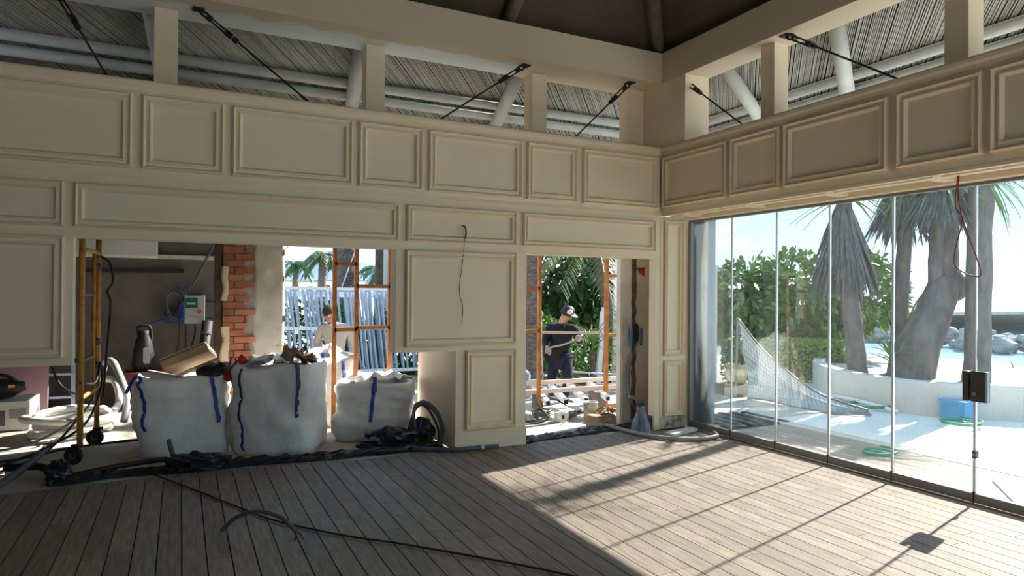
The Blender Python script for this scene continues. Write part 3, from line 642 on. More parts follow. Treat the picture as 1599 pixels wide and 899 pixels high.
# ================= SHEETING, CONDUITS, CABLES =================
def sheet(name, path, wd, seed, label, h=.05):
    P = spline(path, 10); n_ = len(P)
    def f(u, v):
        p = P[min(int(u*(n_-1)+.5), n_-1)]; d = (P[min(int(u*(n_-1))+1, n_-1)]-P[max(int(u*(n_-1))-1, 0)]).normalized(); s_ = Vector((-d.y, d.x, 0))
        W = wd*(.7+.5*noise.noise(Vector((u*9, seed, 0)))); q = Vector((u*30, v*4, seed))
        z = .004+h*math.sin(math.pi*v)*(1+.9*noise.noise(q))+.02*abs(noise.noise(q*2))
        return p+s_*(v-.5)*W+Vector((0, 0, max(.003, z)))
    return solid(MB().grid(f, n_-1, 9).build(name, 'plastic_black', label=label, cat='plastic sheet'), .003)
sheet('black_sheeting', [(-6.25, .32, 0), (-5.8, .38, 0), (-5.2, .36, 0), (-4.6, .33, 0), (-4.1, .27, 0), (-3.5, .26, 0), (-2.75, .25, 0)], .2, 1.1, 'strip of crumpled black plastic sheeting along the deck edge in front of the rubble bags')
sheet('black_sheeting', [(-1.83, .12, 0), (-1.4, .16, 0), (-.9, .24, 0), (-.4, .26, 0), (-.05, .2, 0)], .22, 2.7, 'strip of black plastic sheeting across the right doorway', .04)
def lump(c, r, sq, seed, label):
    MB().ball(c, r, 18, 12, sq, .55, 3.5).build('black_plastic_bundle', 'plastic_black', label=label, cat='plastic sheet')
lump((-6.22, .36, .07), .1, (1, .8, 1.1), 1, 'bunched black plastic at the left end of the sheeting')
lump((-5.12, .36, .05), .2, (1.5, .6, .45), 2, 'bunched black plastic below the left rubble bag')
lump((-3.3, .42, .08), .22, (1.3, .6, .6), 3, 'bunched black plastic in front of the low rubble bag')
lump((-2.92, .42, .10), .15, (1, .8, 1.2), 4, 'bunched black plastic beside the cream pier')
lump((-1.83, .16, .08), .1, (.5, .7, 1.4), 5, 'bunched black plastic against the right edge of the pier')
cable('conduit_pipe', [(-6.75, -.1, .03), (-6.6, .25, .06), (-6.45, .8, .14), (-6.40, 1.1, .2)], .03, 'grey_pipe', 'dark grey pipe angled up at the left edge of the deck', 'conduit', 10)
cable('conduit_pipe', [(-5.38, .62, .24), (-5.35, .55, .14), (-5.30, .46, .02)], .022, 'grey_pipe', 'short dark grey pipe stub sticking up before the left rubble bag', 'conduit', 10)
cable('black_hose', [(-6.25, .4, .04), (-6.4, .75, .06), (-6.7, .9, .05)], .035, 'rubber', 'black hose curling by the scaffold castor', 'hose', 8)
cable('black_hose', [(-6.2, .34, .04), (-5.8, .55, .05), (-5.4, .75, .03)], .025, 'rubber', 'black hose lying along the sheeting left of the rubble bags', 'hose', 8)
cable('floor_cable', [(-5.56, .42, .02), (-5.475, .2, .02), (-5.1, -.55, .012), (-4.698, -1.397, .012), (-4.45, -1.75, .012), (-4.198, -2.049, .012), (-3.9, -2.35, .012), (-3.24, -3.14, .012), (-2.8, -3.9, .012)], .0075, 'brownwire', 'long dark cable trailing across the deck boards')
ac = thing('conduit_offcut', (-4.8, -1.6, 0), 'grey arched conduit offcut with bare wire ends on the deck', 'conduit')
MB().tube(spline([(-5.02, -1.53, .015), (-4.93, -1.58, .11), (-4.80, -1.66, .155), (-4.66, -1.74, .12), (-4.575, -1.80, .04)]), .015, 8).build('conduit', 'grey_pipe', ac, smooth=True)
for dx in (0, .015, -.012): MB().tube(spline([(-4.58, -1.80, .04), (-4.56+dx, -1.83, .02), (-4.565+dx*2, -1.90, .008)]), .004, 5).build('wire_end', 'lt_pipe' if dx == 0 else 'black', ac)
for i, (pts, r) in enumerate([([(-2.98, .36, .1), (-3.02, .4, .35), (-2.93, .4, .47), (-2.80, .36, .4), (-2.72, .3, .2), (-2.80, .2, .03)], .022), ([(-3.05, .40, .05), (-3.0, .42, .42), (-2.90, .4, .45), (-2.77, .33, .33), (-2.74, .27, .12), (-2.85, .22, .03)], .016), ([(-3.1, .46, .05), (-2.98, .46, .38), (-2.88, .42, .42), (-2.76, .38, .22), (-2.75, .3, .03)], .014)]):
    cable('cable_loop', pts, r, 'grey_pipe', 'dark cable loop springing up beside the cream pier, '+['thickest', 'middle', 'thinnest'][i]+' of three', n=8, group='cable loops by the pier')
cp_ = thing('floor_conduit', (-2.7, -.1, 0), 'dark conduit with pale joint lying at the foot of the pier', 'conduit')
MB().tube(spline([(-3.1, .2, .03), (-2.7, -.04, .03), (-2.42, -.06, .03)]), .022, 8).build('conduit', 'grey_pipe', cp_, smooth=True)
MB().tube([(-2.42, -.06, .03), (-2.39, -.06, .03)], .026, 8).build('joint', 'white', cp_); MB().tube([(-2.39, -.06, .03), (-2.22, -.07, .028)], .02, 8).build('tail', 'grey_pipe', cp_)
cable('grey_conduit', [(-.85, .32, .06), (-.62, .30, .05), (-.5, .12, .03), (-.44, -.2, .028), (-.3, -.5, .028), (.0, -.68, .028), (.3, -.66, .028), (.42, -.5, .028)], .024, 'lt_pipe', 'light grey conduit snaking from the right doorway to the glass', 'conduit', 10)
sprc = thing('wrapped_fitting', (-.32, -.05, 0), 'fitting wrapped in blue grey plastic standing on the deck by the pilaster', 'fitting')
MB().lathe((-.32, -.05, 0), [(.13, 0), (.12, .05), (.10, .13), (.065, .22), (.05, .25), (.055, .30), (.03, .33)], 14).build('wrap', 'bluebag', sprc)
MB().box(-.36, -.28, -.07, -.03, .32, .36).build('clip', 'dark', sprc)
MB().bar((-.12, -.33, .02), (.36, -.20, .02), .14, .03).build('white_offcut', 'white', label='white board offcut on the deck below the pilaster', cat='board')
cable('hanging_wire', [(-2.632, -.0, 2.372), (-2.628, -.05, 2.37), (-2.612, -.05, 2.31), (-2.618, -.03, 2.2), (-2.64, -.025, 1.95), (-2.67, -.03, 1.74), (-2.66, -.03, 1.62), (-2.63, -.03, 1.52), (-2.64, -.03, 1.34)], .0035, 'brownwire', 'thin wires hanging from a hole in the pier panelling')
wk = MB().tube(spline([(-2.632, .0, 2.372), (-2.63, -.06, 2.365), (-2.612, -.06, 2.3), (-2.618, -.045, 2.24)]), .009, 8); wk.build('wire_sleeve', 'tool', smooth=True, label='grey sleeve of the wires poking out of the pier panelling', cat='cable')
cable('red_wire', [(.2, -3.40, 2.66), (.2, -3.38, 2.4), (.2, -3.43, 2.28), (.2, -3.37, 1.98), (.2, -3.42, 1.88), (.2, -3.54, 1.83), (.2, -3.57, 1.86), (.2, -3.53, 2.0), (.2, -3.43, 2.3), (.2, -3.40, 2.5), (.2, -3.41, 2.66)], .0045, mat('red_wire', (.28, .04, .04), .5), 'loop of thin red wire hanging from the header before the glass')
# tie rods with turnbuckles
def tierod(a, b, label):
    a, b = Vector(a), Vector(b); d = (b-a).normalized()
    r = thing('tie_rod', a, label, 'tie rod', 'black tie rods under the ring beam')
    MB().tube([a+d*.42, b], .0095, 8).build('rod', 'black', r)
    MB().box(a.x-.05, a.x+.05, a.y-.05, a.y+.05, a.z-.012, a.z).build('anchor_plate', 'black', r)
    u = d.orthogonal().normalized()
    MB().tube([a+d*.02+u*.03*math.cos(t)+d*(.05+.05*math.sin(t)) for t in [i*.6283 for i in range(10)]], .012, 6, True).build('shackle', 'black', r)
    t_ = MB()
    for s_ in (-1, 1): t_.tube([a+d*.12+u*.022*s_, a+d*.32+u*.022*s_], .009, 6)
    t_.tube([a+d*.10, a+d*.14], .03, 8).tube([a+d*.30, a+d*.36], .03, 8).tube([a+d*.38, a+d*.43], .026, 6)
    t_.build('turnbuckle', 'black', r)
tierod((-6.30, .30, 4.268), (-5.87, .1, 3.485), 'black tie rod at the top left corner of the photo')
tierod((-5.172, .252, 4.268), (-4.18, .1, 3.485), 'black tie rod with turnbuckle, right of the leftmost post')
tierod((-1.798, .199, 4.268), (-2.87, .08, 3.485), 'black tie rod slanting left beside the third post')
tierod((-.367, .15, 4.268), (-1.20, .08, 3.485), 'black tie rod slanting left by the corner post')
tierod((.094, -.262, 4.268), (.05, -1.28, 3.485), 'black tie rod above the glass wall nearest the corner')
tierod((.099, -1.806, 4.268), (.05, -3.0, 3.485), 'black tie rod above the glass wall, right of the slim post')
# ================= OUTSIDE THE BACK WALL =================
def frame_part(root, name, p, q, m='orange', w_=.045): MB().bar(p, q, w_, w_).build(name, m, root)
fa = thing('steel_scaffold', (-3.4, 1.5, -.012), 'orange primed steel scaffold frame standing before the man in the pale hoodie', 'scaffold')
for xx in (-3.652, -3.392, -2.98): frame_part(fa, 'upright', (xx, 1.5, 0), (xx, 1.5, 2.6))
for a, b, zz in ((-3.652, -3.392, 2.0), (-3.652, -3.392, 1.215), (-3.392, -2.98, 1.735), (-3.392, -2.98, 1.235)): frame_part(fa, 'rail', (a, 1.5, zz), (b, 1.5, zz))
fb = thing('steel_scaffold', (-.95, 1.5, -.012), 'orange primed steel scaffold frame left of the man in black', 'scaffold')
frame_part(fb, 'upright', (-.872, 1.5, 0), (-.872, 1.5, 2.6)); frame_part(fb, 'upright', (-1.5, 1.5, 0), (-1.5, 1.5, 2.6))
for zz in (1.735, 1.15): frame_part(fb, 'rail', (-1.5, 1.5, zz), (-.872, 1.5, zz))
MB().bar((-.85, 1.5, 1.125), (.20, 1.5, 1.10), .03, .035).build('crossbar', 'pinkbar', fb)
fc = thing('steel_scaffold', (.45, 1.5, -.012), 'orange primed steel scaffold frame right of the man in black, beside the stripped pillar', 'scaffold')
for xx in (.235, .95): frame_part(fc, 'upright', (xx, 1.5, .0), (xx, 1.5, 2.6), w_=.05)
for zz in (1.93, 1.07, .03): frame_part(fc, 'rail', (.235, 1.5, zz), (.95, 1.5, zz))
# galvanised fence panels stacked on edge
def fence(x0, y0, x1, y1, z0, z1, slant, seed, label, rails, step=.085, wd=.05):
    rr = random.Random(seed); f = thing('metal_fence', ((x0+x1)/2, (y0+y1)/2, z0), label, 'fence', 'stacked galvanised fence panels')
    a, b = Vector((x0, y0, 0)), Vector((x1, y1, 0)); L = (b-a).length; d = (b-a).normalized()
    for k, zz in enumerate(rails): MB().bar(a+Vector((0, 0, zz)), b+Vector((0, 0, zz-.02)), .05, .06).build('rail', 'whitesteel', f)
    t = .03
    while t < L-.03:
        p = a+d*t; sl_ = slant*(1+rr.uniform(-.03, .03))
        MB().bar(p+Vector((0, 0, z0)), p-d*sl_+Vector((0, .0, z1)), .03, wd).build('bar', 'galv', f); t += step*rr.choice((1, 1, 1, 1.7))
    for q in (.02, .98):
        p = a+d*L*q; MB().box(p.x-.1, p.x+.1, p.y-.1, p.y+.1, -.2, z0).build('foot_block', 'concrete', f)
fence(-3.75, 6.75, -.2, 6.55, .08, 1.70, .16, 1, 'galvanised fence panel with slanting bars, front of the stack behind the man in the hoodie', (1.72, .95, .10))
fence(-3.7, 6.95, -.1, 6.75, .10, 1.66, .20, 2, 'galvanised fence panel leaning behind the front one', (1.64,), .11)
fence(-3.6, 7.15, .1, 6.95, .10, 1.62, .16, 3, 'galvanised fence panel at the back of the stack', (1.58,), .13)
# white steel rack, bucket and debris on the slab
rk = thing('steel_rack', (-.2, 1.9, -.012), 'white square tube frame lying in the right doorway', 'steel frame')
for xx in (-.80, -.52, -.20, .16): 
    t_ = MB().bar((xx-.08, 1.22, .20), (xx+.18, 2.12, .30), .065, .065).build('tube', 'whitesteel', rk)
    MB().bar((xx-.082, 1.212, .20), (xx-.079, 1.222, .20), .05, .05).build('open_end', 'dark', t_)
for yy, zz in ((1.62, .30), (2.02, .36)): MB().bar((-1.7, yy, zz), (.95, yy-.05, zz), .05, .06).build('cross_tube', 'pinkbar', rk)
for xx, yy in ((-.85, 1.55), (.15, 1.5), (-.6, 2.05), (.35, 2.0)): MB().box(xx-.05, xx+.05, yy-.05, yy+.05, -.012, .24).build('support_block', 'concrete', rk)
bk = thing('paint_bucket', (-.34, 1.02, -.012), 'splashed white paint bucket in the right doorway', 'bucket')
MB().lathe((-.34, 1.02, -.012), [(.085, 0), (.09, .02), (.098, .21), (.104, .215), (.104, .23), (.095, .23), (.09, .05)], 20).build('pail', mat('splashed_white', (.62, .60, .55), .6, (.25, .23, .2), 9, .1, thr=(.55, .66)), bk, smooth=True)
MB().tube(spline([(-.44, 1.02, .2), (-.42, .93, .12), (-.34, .905, .09), (-.26, .93, .12), (-.24, 1.02, .2)]), .004, 5).build('handle', 'tool', bk)
for k in range(4):
    MB().bar((-.55+.02*k, .66+.03*k, .0+.024*k), (-.08-.03*k, .80+.01*k, .0+.024*k), .30-.03*k, .02).build('cardboard_piece', 'card', label='flat cardboard sheet in the doorway pile, '+['lowest', 'second from the bottom', 'third from the bottom', 'topmost'][k], cat='cardboard', group='cardboard pile')
solid(crumple((-.2, .8, .09), (.26, .2, .1), 3.3, .7, 7, 7).build('paper_scrap', 'card', label='crumpled brown scrap on the cardboard pile', cat='paper'))
xb = thing('socket_box', (-.78, 1.05, -.012), 'white socket box lying in the right doorway', 'box')
MB().box(-.86, -.69, 1.0, 1.09, -.012, .10).build('body', 'white', xb, bevel=.005); MB().box(-.80, -.76, .994, 1.0, .02, .07).build('socket', 'dark', xb)
dt = thing('angle_grinder', (-.62, 1.1, -.012), 'dark power tool lying beside the white socket box', 'tool')
MB().tube([(-.68, 1.05, .05), (-.50, 1.15, .05)], [.05, .045], 10).build('body', 'tool', dt, smooth=True); MB().tube([(-.5, 1.15, .05), (-.3, 1.25, .05)], .028, 8).build('grip', 'dark', dt, smooth=True)
cw = MB()
for k in range(5): cw.tube([(-1.0+.1*math.cos(t*.35)*(1+.1*k), 1.18+.09*math.sin(t*.35), .03+.022*k+.01*math.sin(t+k)) for t in range(18)], .012, 5, True)
cw.build('cable_heap', 'tool', smooth=True, label='heap of coiled dark cable in the right doorway', cat='cable')
solid(crumple((-1.35, 1.25, .0), (.5, .3, .14), 4.4, .7).build('green_film', mat('pale_green_film', (.42, .52, .44), .4, None, 5, .5, 12), label='crumpled pale green film beside the pier', cat='film'))
for i, pts in enumerate([[(-1.5, .75, .01), (-1.2, .8, .01), (-.95, .78, .03), (-.8, .9, .01)], [(-1.55, .95, .01), (-1.2, .92, .01), (-1.0, 1.0, .06), (-1.05, 1.2, .2), (-.85, 1.3, .28), (-.6, 1.2, .15)]]):
    cable('doorway_cable', pts, .009, 'rubber', ['thin black cable on the sunlit slab in the right doorway', 'black cable arching up from the doorway slab'][i])
bo = thing('water_bottle', (-1.74, .42, -.012), 'clear plastic bottle beside the pier edge', 'bottle')
MB().lathe((-1.74, .42, -.012), [(.035, 0), (.038, .02), (.036, .2), (.015, .27), (.014, .3)], 12).build('bottle', 'strip', bo, smooth=True); MB().lathe((-1.74, .42, .1), [(.0385, 0), (.0385, .06)], 12).build('label_band', 'crate', bo)
rs = random.Random(21)
for k in range(26):
    c = Vector((rs.uniform(-1.0, 1.6), rs.uniform(2.75, 3.7), -.17+.018*k)); a = rs.uniform(0, PI); L = rs.uniform(.3, .75); d = Vector((math.cos(a), math.sin(a)*.7, rs.uniform(-.12, .35)))*L
    if c.z-abs(d.z) < -.19: c.z = -.185+abs(d.z)
    MB().bar(c-d, c+d, .035, .02).build('metal_strip', 'lt_pipe' if k % 3 else 'galv', label='scrap grey metal strip in the tangled heap behind the white tubes', cat='metal strip', group='heap of scrap strips')
# ---- people
def skin(name, pts, edges, m, parent, rootk):
    keys = list(pts); me = bpy.data.meshes.new(name); o0 = WL[parent]
    me.from_pydata([tuple(Vector(pts[k][:3])-o0) for k in keys], [(keys.index(a), keys.index(b)) for a, b in edges], [])
    me.materials.append(M[m]); o = bpy.data.objects.new(name, me); COL.objects.link(o); o.parent = parent; WL[o] = o0
    sk_ = o.modifiers.new('skin', 'SKIN'); sk_.use_smooth_shade = True
    for k, sv in zip(keys, me.skin_vertices[0].data):
        r = pts[k][3]; sv.radius = r if isinstance(r, tuple) else (r, r); sv.use_root = (k == rootk)
    sd = o.modifiers.new('sub', 'SUBSURF'); sd.levels = sd.render_levels = 2
    return o
def person(J, name_label, top, leg, face, cap_=None, hairy=False, hands=None, s=1.0):
    g = lambda k, r, dz=0: (J[k].x, J[k].y, J[k].z+dz, r)
    mid = lambda a, b, t=.5: J[a].lerp(J[b], t)
    base = (J['anL']+J['anR'])/2; base.z = min(J['anL'].z, J['anR'].z)-.08
    root = thing('person', base, name_label, 'person')
    bp = {}
    def put(k, v, r): bp[k] = (v.x, v.y, v.z, r)
    up = (J['head']-J['neck']).normalized(); fd = Vector(face).normalized()
    put('hip', J['hip'], .09); put('belly', mid('hip', 'chest'), .09); put('chest', J['chest'], .11); put('neck', J['neck'], .058)
    put('jaw', J['head']-up*.055+fd*.02, (.07, .078)); put('head', J['head']+up*.03, (.083, .098)); put('crown', J['head']+up*.10-fd*.01, .06)
    E_ = [('hip', 'belly'), ('belly', 'chest'), ('chest', 'neck'), ('neck', 'jaw'), ('jaw', 'head'), ('head', 'crown')]
    for S in 'LR':
        put('sh'+S, J['sh'+S], .066); put('el'+S, J['el'+S], .045); put('wr'+S, mid('el'+S, 'ha'+S, .85), .032)
        put('hp'+S, J['hip'+S], .07); put('kn'+S, J['kn'+S], .062); put('an'+S, J['an'+S], .042)
        E_ += [('chest', 'sh'+S), ('sh'+S, 'el'+S), ('el'+S, 'wr'+S), ('hip', 'hp'+S), ('hp'+S, 'kn'+S), ('kn'+S, 'an'+S)]
        h = J['ha'+S]; d = (h-J['el'+S]).normalized(); side = d.cross(fd).normalized() if d.cross(fd).length > .05 else Vector((1, 0, 0))
        put('pm'+S, h, (.04, .022)); E_.append(('wr'+S, 'pm'+S))
        for q, (o_, L) in enumerate(((-.033, .07), (-.011, .082), (.011, .078), (.031, .062))):
            a = h+d*.035+side*o_; put('fa%d' % q+S, a, .0095); put('fb%d' % q+S, a+d*L*.5+fd*.012, .009); put('fc%d' % q+S, a+d*L*.7+fd*.04, .008)
            E_ += [('pm'+S, 'fa%d' % q+S), ('fa%d' % q+S, 'fb%d' % q+S), ('fb%d' % q+S, 'fc%d' % q+S)]
        put('ta'+S, h+side*-.04+d*.0, .011); put('tb'+S, h-side*.055+d*.035+fd*.02, .01); E_ += [('pm'+S, 'ta'+S), ('ta'+S, 'tb'+S)]
    body = skin('body', bp, E_, 'skin', root, 'hip')
    # face details
    hd = J['head']; sd_ = up.cross(fd).normalized()
    MB().ball(hd+fd*.10-up*.005, .016, 8, 6, (1, 1, 1.5)).build('nose', 'skin', body, smooth=True)
    for s_ in (-1, 1):
        MB().ball(hd+fd*.085+sd_*.032*s_+up*.025, .011, 8, 6).build('eye', 'dark', body, smooth=True)
        MB().ball(hd+sd_*.088*s_-fd*.005, .024, 8, 6, (.6, .6, 1.2)).build('ear', 'skin', body, smooth=True)
    MB().bar(hd+fd*.092-up*.045-sd_*.022, hd+fd*.092-up*.045+sd_*.022, .008, .008).build('mouth', mat('lips', (.35, .13, .11), .6), body)
    # clothes
    tp = {}; tp['hem'] = (*(J['hip']-Vector((0, 0, .09))), (.17, .14)); ET = [('hem', 'hip'), ('hip', 'belly'), ('belly', 'chest'), ('chest', 'collar')]
    tp['hip'] = (*J['hip'], (.165, .135)); tp['belly'] = (*mid('hip', 'chest'), (.165, .14)); tp['chest'] = (*J['chest'], (.175, .15)); tp['collar'] = (*mid('chest', 'neck', .92), .085)
    for S in 'LR':
        tp['sh'+S] = (*J['sh'+S], .088); tp['el'+S] = (*J['el'+S], .064); tp['cu'+S] = (*mid('el'+S, 'ha'+S, .8), .046)
        ET += [('chest', 'sh'+S), ('sh'+S, 'el'+S), ('el'+S, 'cu'+S)]
    skin('sweater', tp, ET, top, root, 'chest')
    tr = {'w': (*(J['hip']+Vector((0, 0, .0))), .15)}; EL_ = []
    for S in 'LR':
        tr['hp'+S] = (*J['hip'+S], .115); tr['kn'+S] = (*J['kn'+S], .082); tr['cf'+S] = (*mid('kn'+S, 'an'+S, .92), .066); EL_ += [('w', 'hp'+S), ('hp'+S, 'kn'+S), ('kn'+S, 'cf'+S)]
        a = J['an'+S]; ff = Vector((fd.x, fd.y, 0)).normalized()
        MB().tube(spline([a-ff*.07+Vector((0, 0, -.035)), a+Vector((0, 0, -.02)), a+ff*.1+Vector((0, 0, -.04)), a+ff*.18+Vector((0, 0, -.05))], 3), [.04, .045, .05, .05, .05, .048, .045, .042, .04, .03], 10).build('shoe', 'tool', root, smooth=True)
    skin('trousers', tr, EL_, leg, root, 'w')
    if hands:
        for S in 'LR':
            MB().ball(J['ha'+S]+(J['ha'+S]-J['el'+S]).normalized()*.01, .048, 10, 8, (1, .8, 1), .15).build('glove_cuff', hands, root, smooth=True)
    hc_ = MB()
    if hairy:
        hc_.ball(hd+up*.05-fd*.015, .108, 14, 10, (.95, .98, .95), .12, 6).build('hair', 'hair', root, smooth=True)
    if cap_:
        c_ = MB().ball(hd+up*.065-fd*.005, .112, 16, 10, (.98, 1, .82)).build('cap', cap_, root, smooth=True)
        b_ = MB(); 
        for k in range(9):
            t = -1.1+2.2*k/8
            d_ = fd*math.cos(t)+sd_*math.sin(t); b_.v += [hd+up*.06+d_*.095, hd+up*(.05)+fd*.09*math.cos(t)+d_*.105, hd+up*.066+d_*.095, hd+up*(.056)+fd*.09*math.cos(t)+d_*.105]
        for k in range(8): i = 4*k; b_.f += [(i, i+1, i+5, i+4), (i+2, i+6, i+7, i+3), (i+1, i+3, i+7, i+5)]
        b_.build('brim', cap_, c_)
        MB().ball(hd+up*.09+fd*.055-sd_*.05, .052, 12, 8, (1, 1, .85)).build('front_patch', 'white', c_, smooth=True)
    return root, fd, sd_, up
CAMP = Vector((-5.292, -6.549, 1.68))
JB = {'head': (-0.3, 1.74, 1.36), 'neck': (-0.33, 1.82, 1.25), 'chest': (-0.32, 1.84, 1.06), 'shL': (-0.46, 1.93, 1.16), 'shR': (-0.20, 1.65, 1.17), 'elL': (-0.54, 1.92, 0.97), 'haL': (-0.6, 1.73, 0.87), 'elR': (-0.17, 1.55, 0.97), 'haR': (-0.30, 1.40, 1.04), 'hip': (-0.32, 1.87, 0.74), 'hipL': (-0.37, 1.95, 0.69), 'hipR': (-0.26, 1.79, 0.69), 'knL': (-0.42, 1.92, 0.43), 'knR': (-0.28, 1.70, 0.45), 'anL': (-0.38, 2.01, 0.13), 'anR': (-0.27, 1.8, 0.13)}
JB = {k: CAMP+(Vector(v)-CAMP)*1.07 for k, v in JB.items()}
pb, fdb, sdb, upb = person(JB, 'man in black sweater, navy trousers and dark cap holding a grey hose', 'navy', 'trouser', (.35, -.75, -.40), cap_='dark', hands='glove')
lg = JB['chest']+fdb*.16+Vector((.06, 0, .0)); MB().ball(lg, .025, 8, 6, (1.5, .5, .7)).build('chest_logo', 'yellowlogo', pb, smooth=True)
hL, hR = JB['haL'], JB['haR']
cable('grey_tool_hose', [hL+Vector((-.05, -.02, -.05)), hL+Vector((.02, -.05, .03)), hL.lerp(hR, .5)+Vector((0, -.05, .0)), hR+Vector((0, -.04, .02)), hR+Vector((.05, .0, .05))], .014, 'lt_pipe', 'grey hose held in both hands by the man in black', 'hose', 8)
JH = {'head': (-3.25, 3.83, 1.31), 'neck': (-3.21, 3.83, 1.17), 'chest': (-3.17, 3.80, 0.98), 'shL': (-3.36, 3.88, 1.09), 'shR': (-2.99, 3.73, 1.10), 'elL': (-3.42, 3.94, 0.86), 'haL': (-3.37, 3.70, 0.70), 'elR': (-2.90, 3.72, 0.86), 'haR': (-2.90, 3.6, 0.66), 'hip': (-3.14, 3.80, 0.66), 'hipL': (-3.22, 3.83, 0.60), 'hipR': (-3.06, 3.76, 0.60), 'knL': (-3.22, 3.81, 0.24), 'knR': (-3.03, 3.73, 0.24), 'anL': (-3.22, 3.86, -0.12), 'anR': (-3.01, 3.77, -0.12)}
JH = {k: Vector(v) for k, v in JH.items()}
ph, fdh, sdh, uph = person(JH, 'man in an oatmeal hoodie and slate trousers behind the orange frame', 'hoodie', 'slate', (-.35, -.9, -.15), hairy=True)
MB().tube([JH['neck']+Vector((.11*math.cos(t*.628), .09*math.sin(t*.628)+.01, -.02+.02*math.sin(t*.628))) for t in range(10)], .035, 8, True).build('hood', 'hoodie', ph, smooth=True)
# ================= VEGETATION =================
def cloud(mb, c, rad, n, L, W, rr, shell=.55):
    c = Vector(c)
    for _ in range(n):
        while True:
            p = Vector((rr.uniform(-1, 1), rr.uniform(-1, 1), rr.uniform(-1, 1)))
            if shell < p.length < 1: break
        k = 1+.25*noise.noise(p*2.5+c)
        q = c+Vector((p.x*rad[0], p.y*rad[1], p.z*rad[2]))*k
        d = (p.normalized()+Vector((rr.uniform(-1, 1), rr.uniform(-1, 1), rr.uniform(-.9, .7)))).normalized()
        mb.leaf(q, d, L*rr.uniform(.7, 1.25), W*rr.uniform(.8, 1.2), .2, (rr.uniform(-1, 1), rr.uniform(-1, 1), rr.uniform(.2, 1)))
def bush(name, blobs, n, L, W, m, label, cat, seed, stems=(), barkm='barkdk', single=0, shell=.55, z0=-.2):
    rr = random.Random(seed); c0 = blobs[0][0]
    root = thing(name, (c0[0], c0[1], z0), label, cat)
    mb = MB(); tot = sum(b[1][0]*b[1][2] for b in blobs)
    for c, rad in blobs: cloud(mb, c, rad, int(n*rad[0]*rad[2]/tot), L, W, rr, shell)
    mb.build('foliage', m, root, kind='stuff')
    for pts, r in stems:
        sp_ = spline(pts, 5); MB().tube(sp_, [r*(1-.5*i/(len(sp_)-1)) for i in range(len(sp_))], 8).build('stem', barkm, root, smooth=True)
    if single:
        lm = MB().leaf((0, 0, 0), (1, 0, 0), L*1.25, W*1.25, .15); 
        proto = None
        for _ in range(single):
            c, rad = rr.choice(blobs); v = Vector((rr.uniform(-1, 1), rr.uniform(-1, .2), rr.uniform(-.8, 1))).normalized()
            pos = Vector(c)+Vector((v.x*rad[0], v.y*rad[1], v.z*rad[2]))*1.02
            if proto is None: proto = lm.build('leaf', m, root); o = proto; proto.data.transform(Matrix.Translation(WL[root]))
            else: o = proto.copy(); COL.objects.link(o); o.parent = root
            o.location = pos-WL[root]; o.rotation_euler = (rr.uniform(-.8, .8), rr.uniform(-.6, .9), rr.uniform(-PI, PI))
    return root
bush('rubber_tree', [((6.3, 3.35, 1.75), (1.15, .9, .8)), ((5.2, 3.75, 1.6), (.8, .8, .75)), ((7.5, 2.75, 1.75), (.9, .8, .85)), ((6.9, 3.1, 1.1), (.9, .6, .5)), ((4.5, 4.3, 1.5), (.7, .6, .8)), ((6.4, 3.6, 1.2), (1.9, .5, .8))], 8000, .18, .095, 'leaf', 'broad leaved rubber tree with glossy leaves outside the glass', 'tree', 4,
     [([(6.2, 3.3, -.1), (6.1, 3.3, .5), (5.7, 3.5, 1.0), (5.3, 3.7, 1.8)], .13), ([(6.2, 3.3, .2), (6.5, 3.3, .7), (6.6, 3.2, 1.6)], .12), ([(6.4, 3.25, .3), (7.0, 2.95, .8), (7.5, 2.8, 1.7)], .1), ([(5.9, 3.4, .9), (6.0, 3.3, 2.0), (6.1, 3.2, 2.7)], .025), ([(5.3, 3.7, 1.6), (5.35, 3.6, 2.3), (5.5, 3.5, 2.6)], .022)], 'bark', 140)
hg = thing('clipped_hedge', (5.4, 2.95, -.03), 'clipped bright green box hedge behind the net', 'hedge')
hm = MB(); rr = random.Random(8); ha, hb = Vector((4.45, 3.45, 0)), Vector((6.45, 2.45, 0))
hd_ = (hb-ha).normalized(); hn = Vector((-hd_.y, hd_.x, 0))
for _ in range(5200):
    u, v, zz = rr.random(), rr.uniform(-1, 1), rr.random(); f = rr.random()
    if f < .45: v = -1
    elif f < .75: zz = 1
    elif f < .85: u = round(u)
    q = ha+(hb-ha)*u+hn*v*.28+Vector((0, 0, -.03+.80*zz))
    d = Vector((rr.uniform(-1, 1), rr.uniform(-1, 1), rr.uniform(-.5, 1)))
    hm.leaf(q, d, .07, .045, .1, (rr.uniform(-1, 1), rr.uniform(-1, 1), rr.uniform(.2, 1)))
hm.build('foliage', 'hedge', hg, kind='stuff')
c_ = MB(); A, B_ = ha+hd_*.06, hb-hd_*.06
c_.bar(A+Vector((0, 0, .35)), B_+Vector((0, 0, .35)), .44, .70).build('twig_core', 'leafdark', hg)
